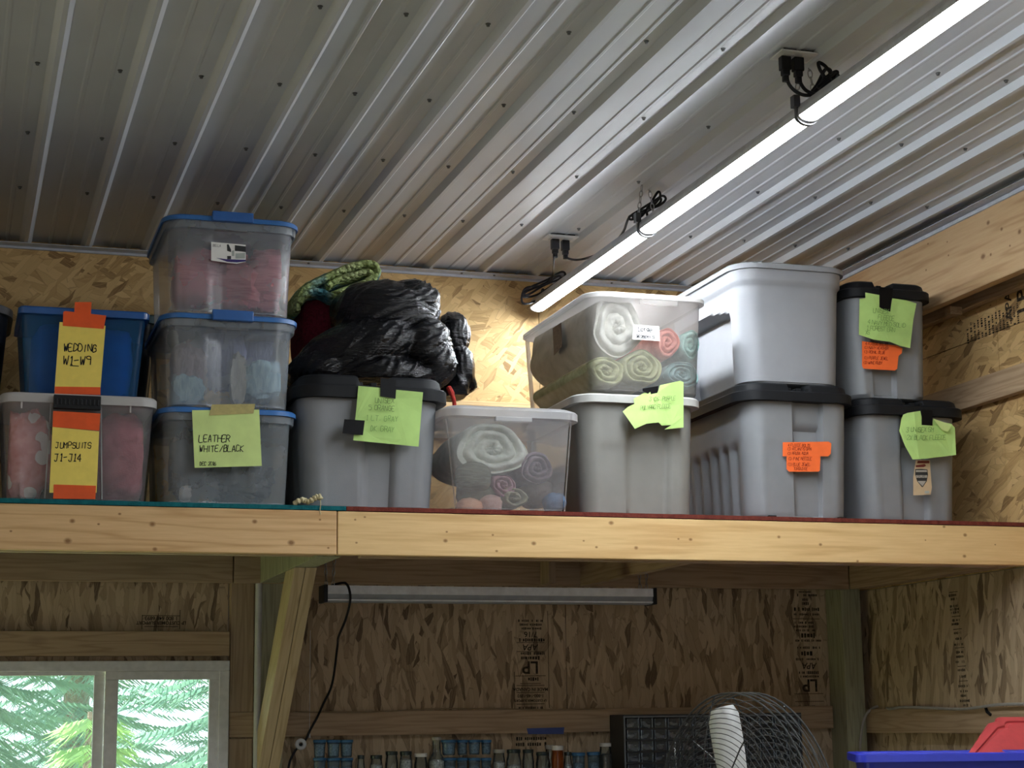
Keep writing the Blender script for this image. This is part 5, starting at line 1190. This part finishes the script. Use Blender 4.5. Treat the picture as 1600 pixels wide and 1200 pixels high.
loft(rings, BB, 'body', bl, True, True, .6)
# bench that carries it
tb = empty('work_table', (xc, yc, ZG), 'wooden work table under the blue bin', 'table')
m = MB(); m.box(xc-.55, xc+.48, yc-.3, yc+.3, BZ-.035, BZ-.0005); m.build('tabletop', PINE_X, tb, bevel=.003)
for sx_ in (-.50, .43):
    for sy_ in (-.26, .26): m = MB(); m.box(xc+sx_-.03, xc+sx_+.03, yc+sy_-.03, yc+sy_+.03, ZG+.0005, BZ-.036); m.build('leg', PINE_Z, tb)
# red lid leaning across the bin
q = [(1505, 1180), (1535, 1128), (1542, 1122), (1552, 1120)]
rl = empty('bin_lid', tuple(P(1560, 1160, by+.2)), 'red plastic lid leaning up inside the blue bin', 'lid')
ly = by+.16
A, B, C = P(1500, 1192, ly), P(1543, 1121, ly+.10), P(1700, 1123, ly+.10)
ex = Vector((1, 0, -.01)); ex.normalize(); ey = (P(1543, 1121, ly+.14)-P(1505, 1182, ly)); lean = ey.copy()
O_ = P(1511, 1179, ly); H_ = P(1550, 1120, ly+.13); upv = (H_-O_); sh = upv.x; upv = Vector((0, upv.y, upv.z)); L = upv.length; upv.normalize()
nrmv = ex.cross(upv).normalized()
def LP(x, y): return O_+ex*x+upv*y
m = MB(); wl = .35
def outline(ins):
    pts = []; h0 = -.16; x0_ = lambda yy: sh*yy/L-.0
    for (px_, py_) in ((0, h0), (0, L)): pass
    r_ = .03; n_ = 6
    base = [(x0_(h0)+ins*1.1, h0+ins), (x0_(L-r_)+ins*1.1, L-r_-ins)]
    arc = [(x0_(L)+ins*1.1+r_-r_*math.cos(t_*math.pi/2/n_), L-ins-r_+r_*math.sin(t_*math.pi/2/n_)) for t_ in range(1, n_+1)]
    return base+arc+[(wl-ins, L-ins), (wl-ins, h0+ins)]
def lay(ins, off): return [tuple(LP(*p)-nrmv*(-off)) for p in outline(ins)]
rg = [lay(0, -.016), lay(0, .0), lay(.003, .004), lay(.022, .004), lay(.025, -.002), lay(.03, -.002), lay(.033, .001)]
n = len(rg[0]); v = [p for r_ in rg for p in r_]; f = [(i*n+k, i*n+(k+1) % n, (i+1)*n+(k+1) % n, (i+1)*n+k) for i in range(len(rg)-1) for k in range(n)]+[tuple(range(n))[::-1], tuple((len(rg)-1)*n+k for k in range(n))]
m.add(v, f); m.build('panel', RD, rl, angle=.5)
# grey cable along the right wall and down the corner post
CAB = plain('grey_cable', (.36, .34, .31), .5)
pts = [PX(1600, 1100, 3.66), PX(1560, 1101, 3.66), PX(1530, 1105, 3.66), PX(1500, 1108, 3.66), PX(1450, 1106, 3.66), PX(1410, 1105, 3.66), PX(1390, 1108, 3.66), P(1383, 1105, 1.19), P(1370, 1104, 1.18), P(1357, 1112, 1.18), P(1350, 1125, 1.185), P(1346, 1145, 1.19), P(1344, 1170, 1.192), P(1343, 1230, 1.195)]
cord(pts, 'grey electrical cable along the right wall and down the corner post', r=.0055, name='wall_cable', mat=CAB, group=None)
m = MB(); p = PX(1446, 1112, 3.668); m.tube([PX(1540, 1105, 3.67), PX(1542, 1112, 3.668), PX(1548, 1117, 3.668)], .006, 8)
tag(m.build('cable_clip', BLACKRUB, None), 'small black cable clip on the right wall girt', 'clip')
# ---------------- printed stamps on the strand board (upside down, as hung)
STAMP = plain('stamp_ink', (.055, .04, .025), .7, .2, var=.5, scale=60)
def text_mesh(txt, size, mat, mtx, name='print', parent=None, bold=0, shear=0):
    cu = bpy.data.curves.new(name, 'FONT'); cu.body = txt; cu.size = size; cu.align_x = 'CENTER'; cu.align_y = 'CENTER'; cu.offset = bold; cu.shear = shear; cu.extrude = .0002
    o = bpy.data.objects.new(name, cu); COL.objects.link(o)
    me = bpy.data.meshes.new_from_object(o.evaluated_get(bpy.context.evaluated_depsgraph_get())); bpy.data.objects.remove(o); bpy.data.curves.remove(cu)
    me.transform(mtx); me.materials.append(mat); o2 = bpy.data.objects.new(name, me); link(o2, parent); return o2
def dash_line(m, ca, ux, uz, ln, h, r_):
    """illegible line of print: row of little marks"""
    x = -ln/2
    while x < ln/2:
        w_ = r_.uniform(.25, .6)*h
        if r_.random() > .22:
            a_ = ca+ux*x; b_ = ca+ux*(x+w_); hh = h*r_.uniform(.6, 1)*.5
            q = [a_-uz*hh, b_-uz*hh, b_+uz*hh, a_+uz*hh]; m.add([tuple(p) for p in q], [(0, 1, 2, 3)])
        x += w_+.18*h
def stamp(parent, rows, plane, wpx_):
    r_ = random.Random(len(rows)); md = MB()
    for (txt, u, v, h) in rows:
        p = P(u, v, YB-.0012) if plane == 'b' else PX(u, v, XR-.0012); s_ = S(u, v, YB) if plane == 'b' else (p-CAM).dot(_f)/F
        ux = Vector((-1, 0, 0)) if plane == 'b' else Vector((0, 1, 0)); uz = Vector((0, 0, -1)); nn = ux.cross(uz)
        mt = Matrix((ux, uz, nn)).transposed().to_4x4(); mt.translation = p
        if txt.startswith('#'): dash_line(md, p, ux, uz, float(txt[1:])*s_*(1 if plane == 'b' else 2.3), h*s_, r_)
        elif txt.startswith('_'):
            q = float(txt[1:])*s_*(1 if plane == 'b' else 2.3)/2; md.add([tuple(p+ux*a_+uz*b_) for a_, b_ in ((-q, -.0012), (q, -.0012), (q, .0012), (-q, .0012))], [(0, 1, 2, 3)])
        elif txt.startswith('|'):
            q = float(txt[1:])*s_/2; md.add([tuple(p+ux*a_+uz*b_) for a_, b_ in ((-.0012, -q), (.0012, -q), (.0012, q), (-.0012, q))], [(0, 1, 2, 3)])
        else: text_mesh(txt, h*s_*1.35, STAMP, mt, 'printed_text', parent, .0012 if h > 14 else .0004, .25 if txt == 'APA' else 0)
    md.build('printed_lines', STAMP, parent)['kind'] = 'stuff'
pans = {round(o.data.vertices[0].co.x, 2): o for o in bpy.data.objects if o.name.startswith('osb_panel') and o.parent == wall_back}
stamp(wall_back, [('#40', 829, 1106, 4), ('_46', 829, 1100, 1), ('LP CUSTOMER SUPPORT', 829, 1094.5, 3.6), ('1-800-648-6893', 829, 1087, 5), ('_46', 829, 1082, 1), ('MADE IN CANADA', 829, 1077, 5), ('_46', 829, 1071, 1), ('_34', 829, 1068, 1), ('#24', 830, 1061, 6), ('_50', 829, 1056, 1), ('LP', 829, 1042, 20), ('#30', 829, 1028, 6), ('#46', 829, 1021, 5), ('_46', 829, 1018, 1), ('APA', 829, 1011, 10), ('_46', 829, 1004, 1), ('#46', 829, 1000, 6), ('7/16', 829, 991, 9), ('#40', 829, 982, 4), ('#36', 829, 976, 4), ('#40', 829, 970, 4), ('|150', 857, 1030, 1), ('|60', 804, 1080, 1)], 'b', 46)
stamp(wall_back, [('#40', 1263, 1105, 5), ('_50', 1265, 1096, 1), ('_50', 1264, 1084, 1), ('LP', 1266, 1070, 20), ('#34', 1264, 1057, 4), ('#40', 1264, 1051, 5), ('APA', 1265, 1040, 10), ('#40', 1263, 1030, 4), ('#30', 1264, 1021, 8), ('#38', 1264, 1012, 4), ('#44', 1263, 1001, 4), ('#20', 1264, 993, 8), ('#34', 1258, 985, 4), ('#34', 1257, 979, 4), ('#34', 1257, 973, 4), ('_46', 1260, 967, 1), ('#44', 1260, 960, 4), ('#44', 1260, 952, 6), ('#12', 1258, 943, 5), ('#8', 1258, 937, 4), ('#34', 1261, 930, 4), ('#24', 1260, 925, 3)], 'b', 46)
stamp(wall_back, [('1 800 648 6893', 252, 966, 6), ('LP CUSTOMER SUPPORT', 252, 973, 5.2), ('_52', 252, 979, 1), ('_58', 252, 962, 1), ('|30', 281, 968, 1), ('|22', 222, 972, 1)], 'b', 46)
stamp(wall_back, [('#50', 830, 1154, 6), ('#50', 830, 1163, 6)], 'b', 46)
rows = []
for k, v_ in enumerate((930, 936, 947, 952, 957, 969, 975, 989, 998, 1007, 1019, 1026, 1034, 1047, 1057, 1072, 1080, 1087, 1095, 1102)): rows.append(('#%d' % (9 if k % 3 else 11), 1489+(v_-930)*.115, v_, 4.5))
for v_ in (925, 963, 983, 1012, 1041, 1064): rows.append(('_11', 1490+(v_-930)*.115, v_, 1))
stamp(wall_right, rows, 'r', 30)
# sideways print on the top right strip
md = MB(); r_ = random.Random(5)
for k in range(15):
    u = 1512+k*5.6; p0 = PX(u, 545-(u-1490)*.41-14, XR-.0012); 
    ca = p0; dash_line(md, ca, Vector((0, 0, 1)), Vector((0, 1, 0)), .075, .014, r_)
md.build('printed_lines', STAMP, wall_right)['kind'] = 'stuff'
p = PX(1576, 478, XR-.0012); mt = Matrix((Vector((0, 0, 1)), Vector((0, 1, 0)), Vector((-1, 0, 0)))).transposed().to_4x4(); mt.translation = p
text_mesh('APA', .06, STAMP, mt, 'printed_text', wall_right, .001)
p = PX(1598, 470, XR-.0012); mt.translation = p; text_mesh('LP', .09, STAMP, mt.copy(), 'printed_text', wall_right, .002)
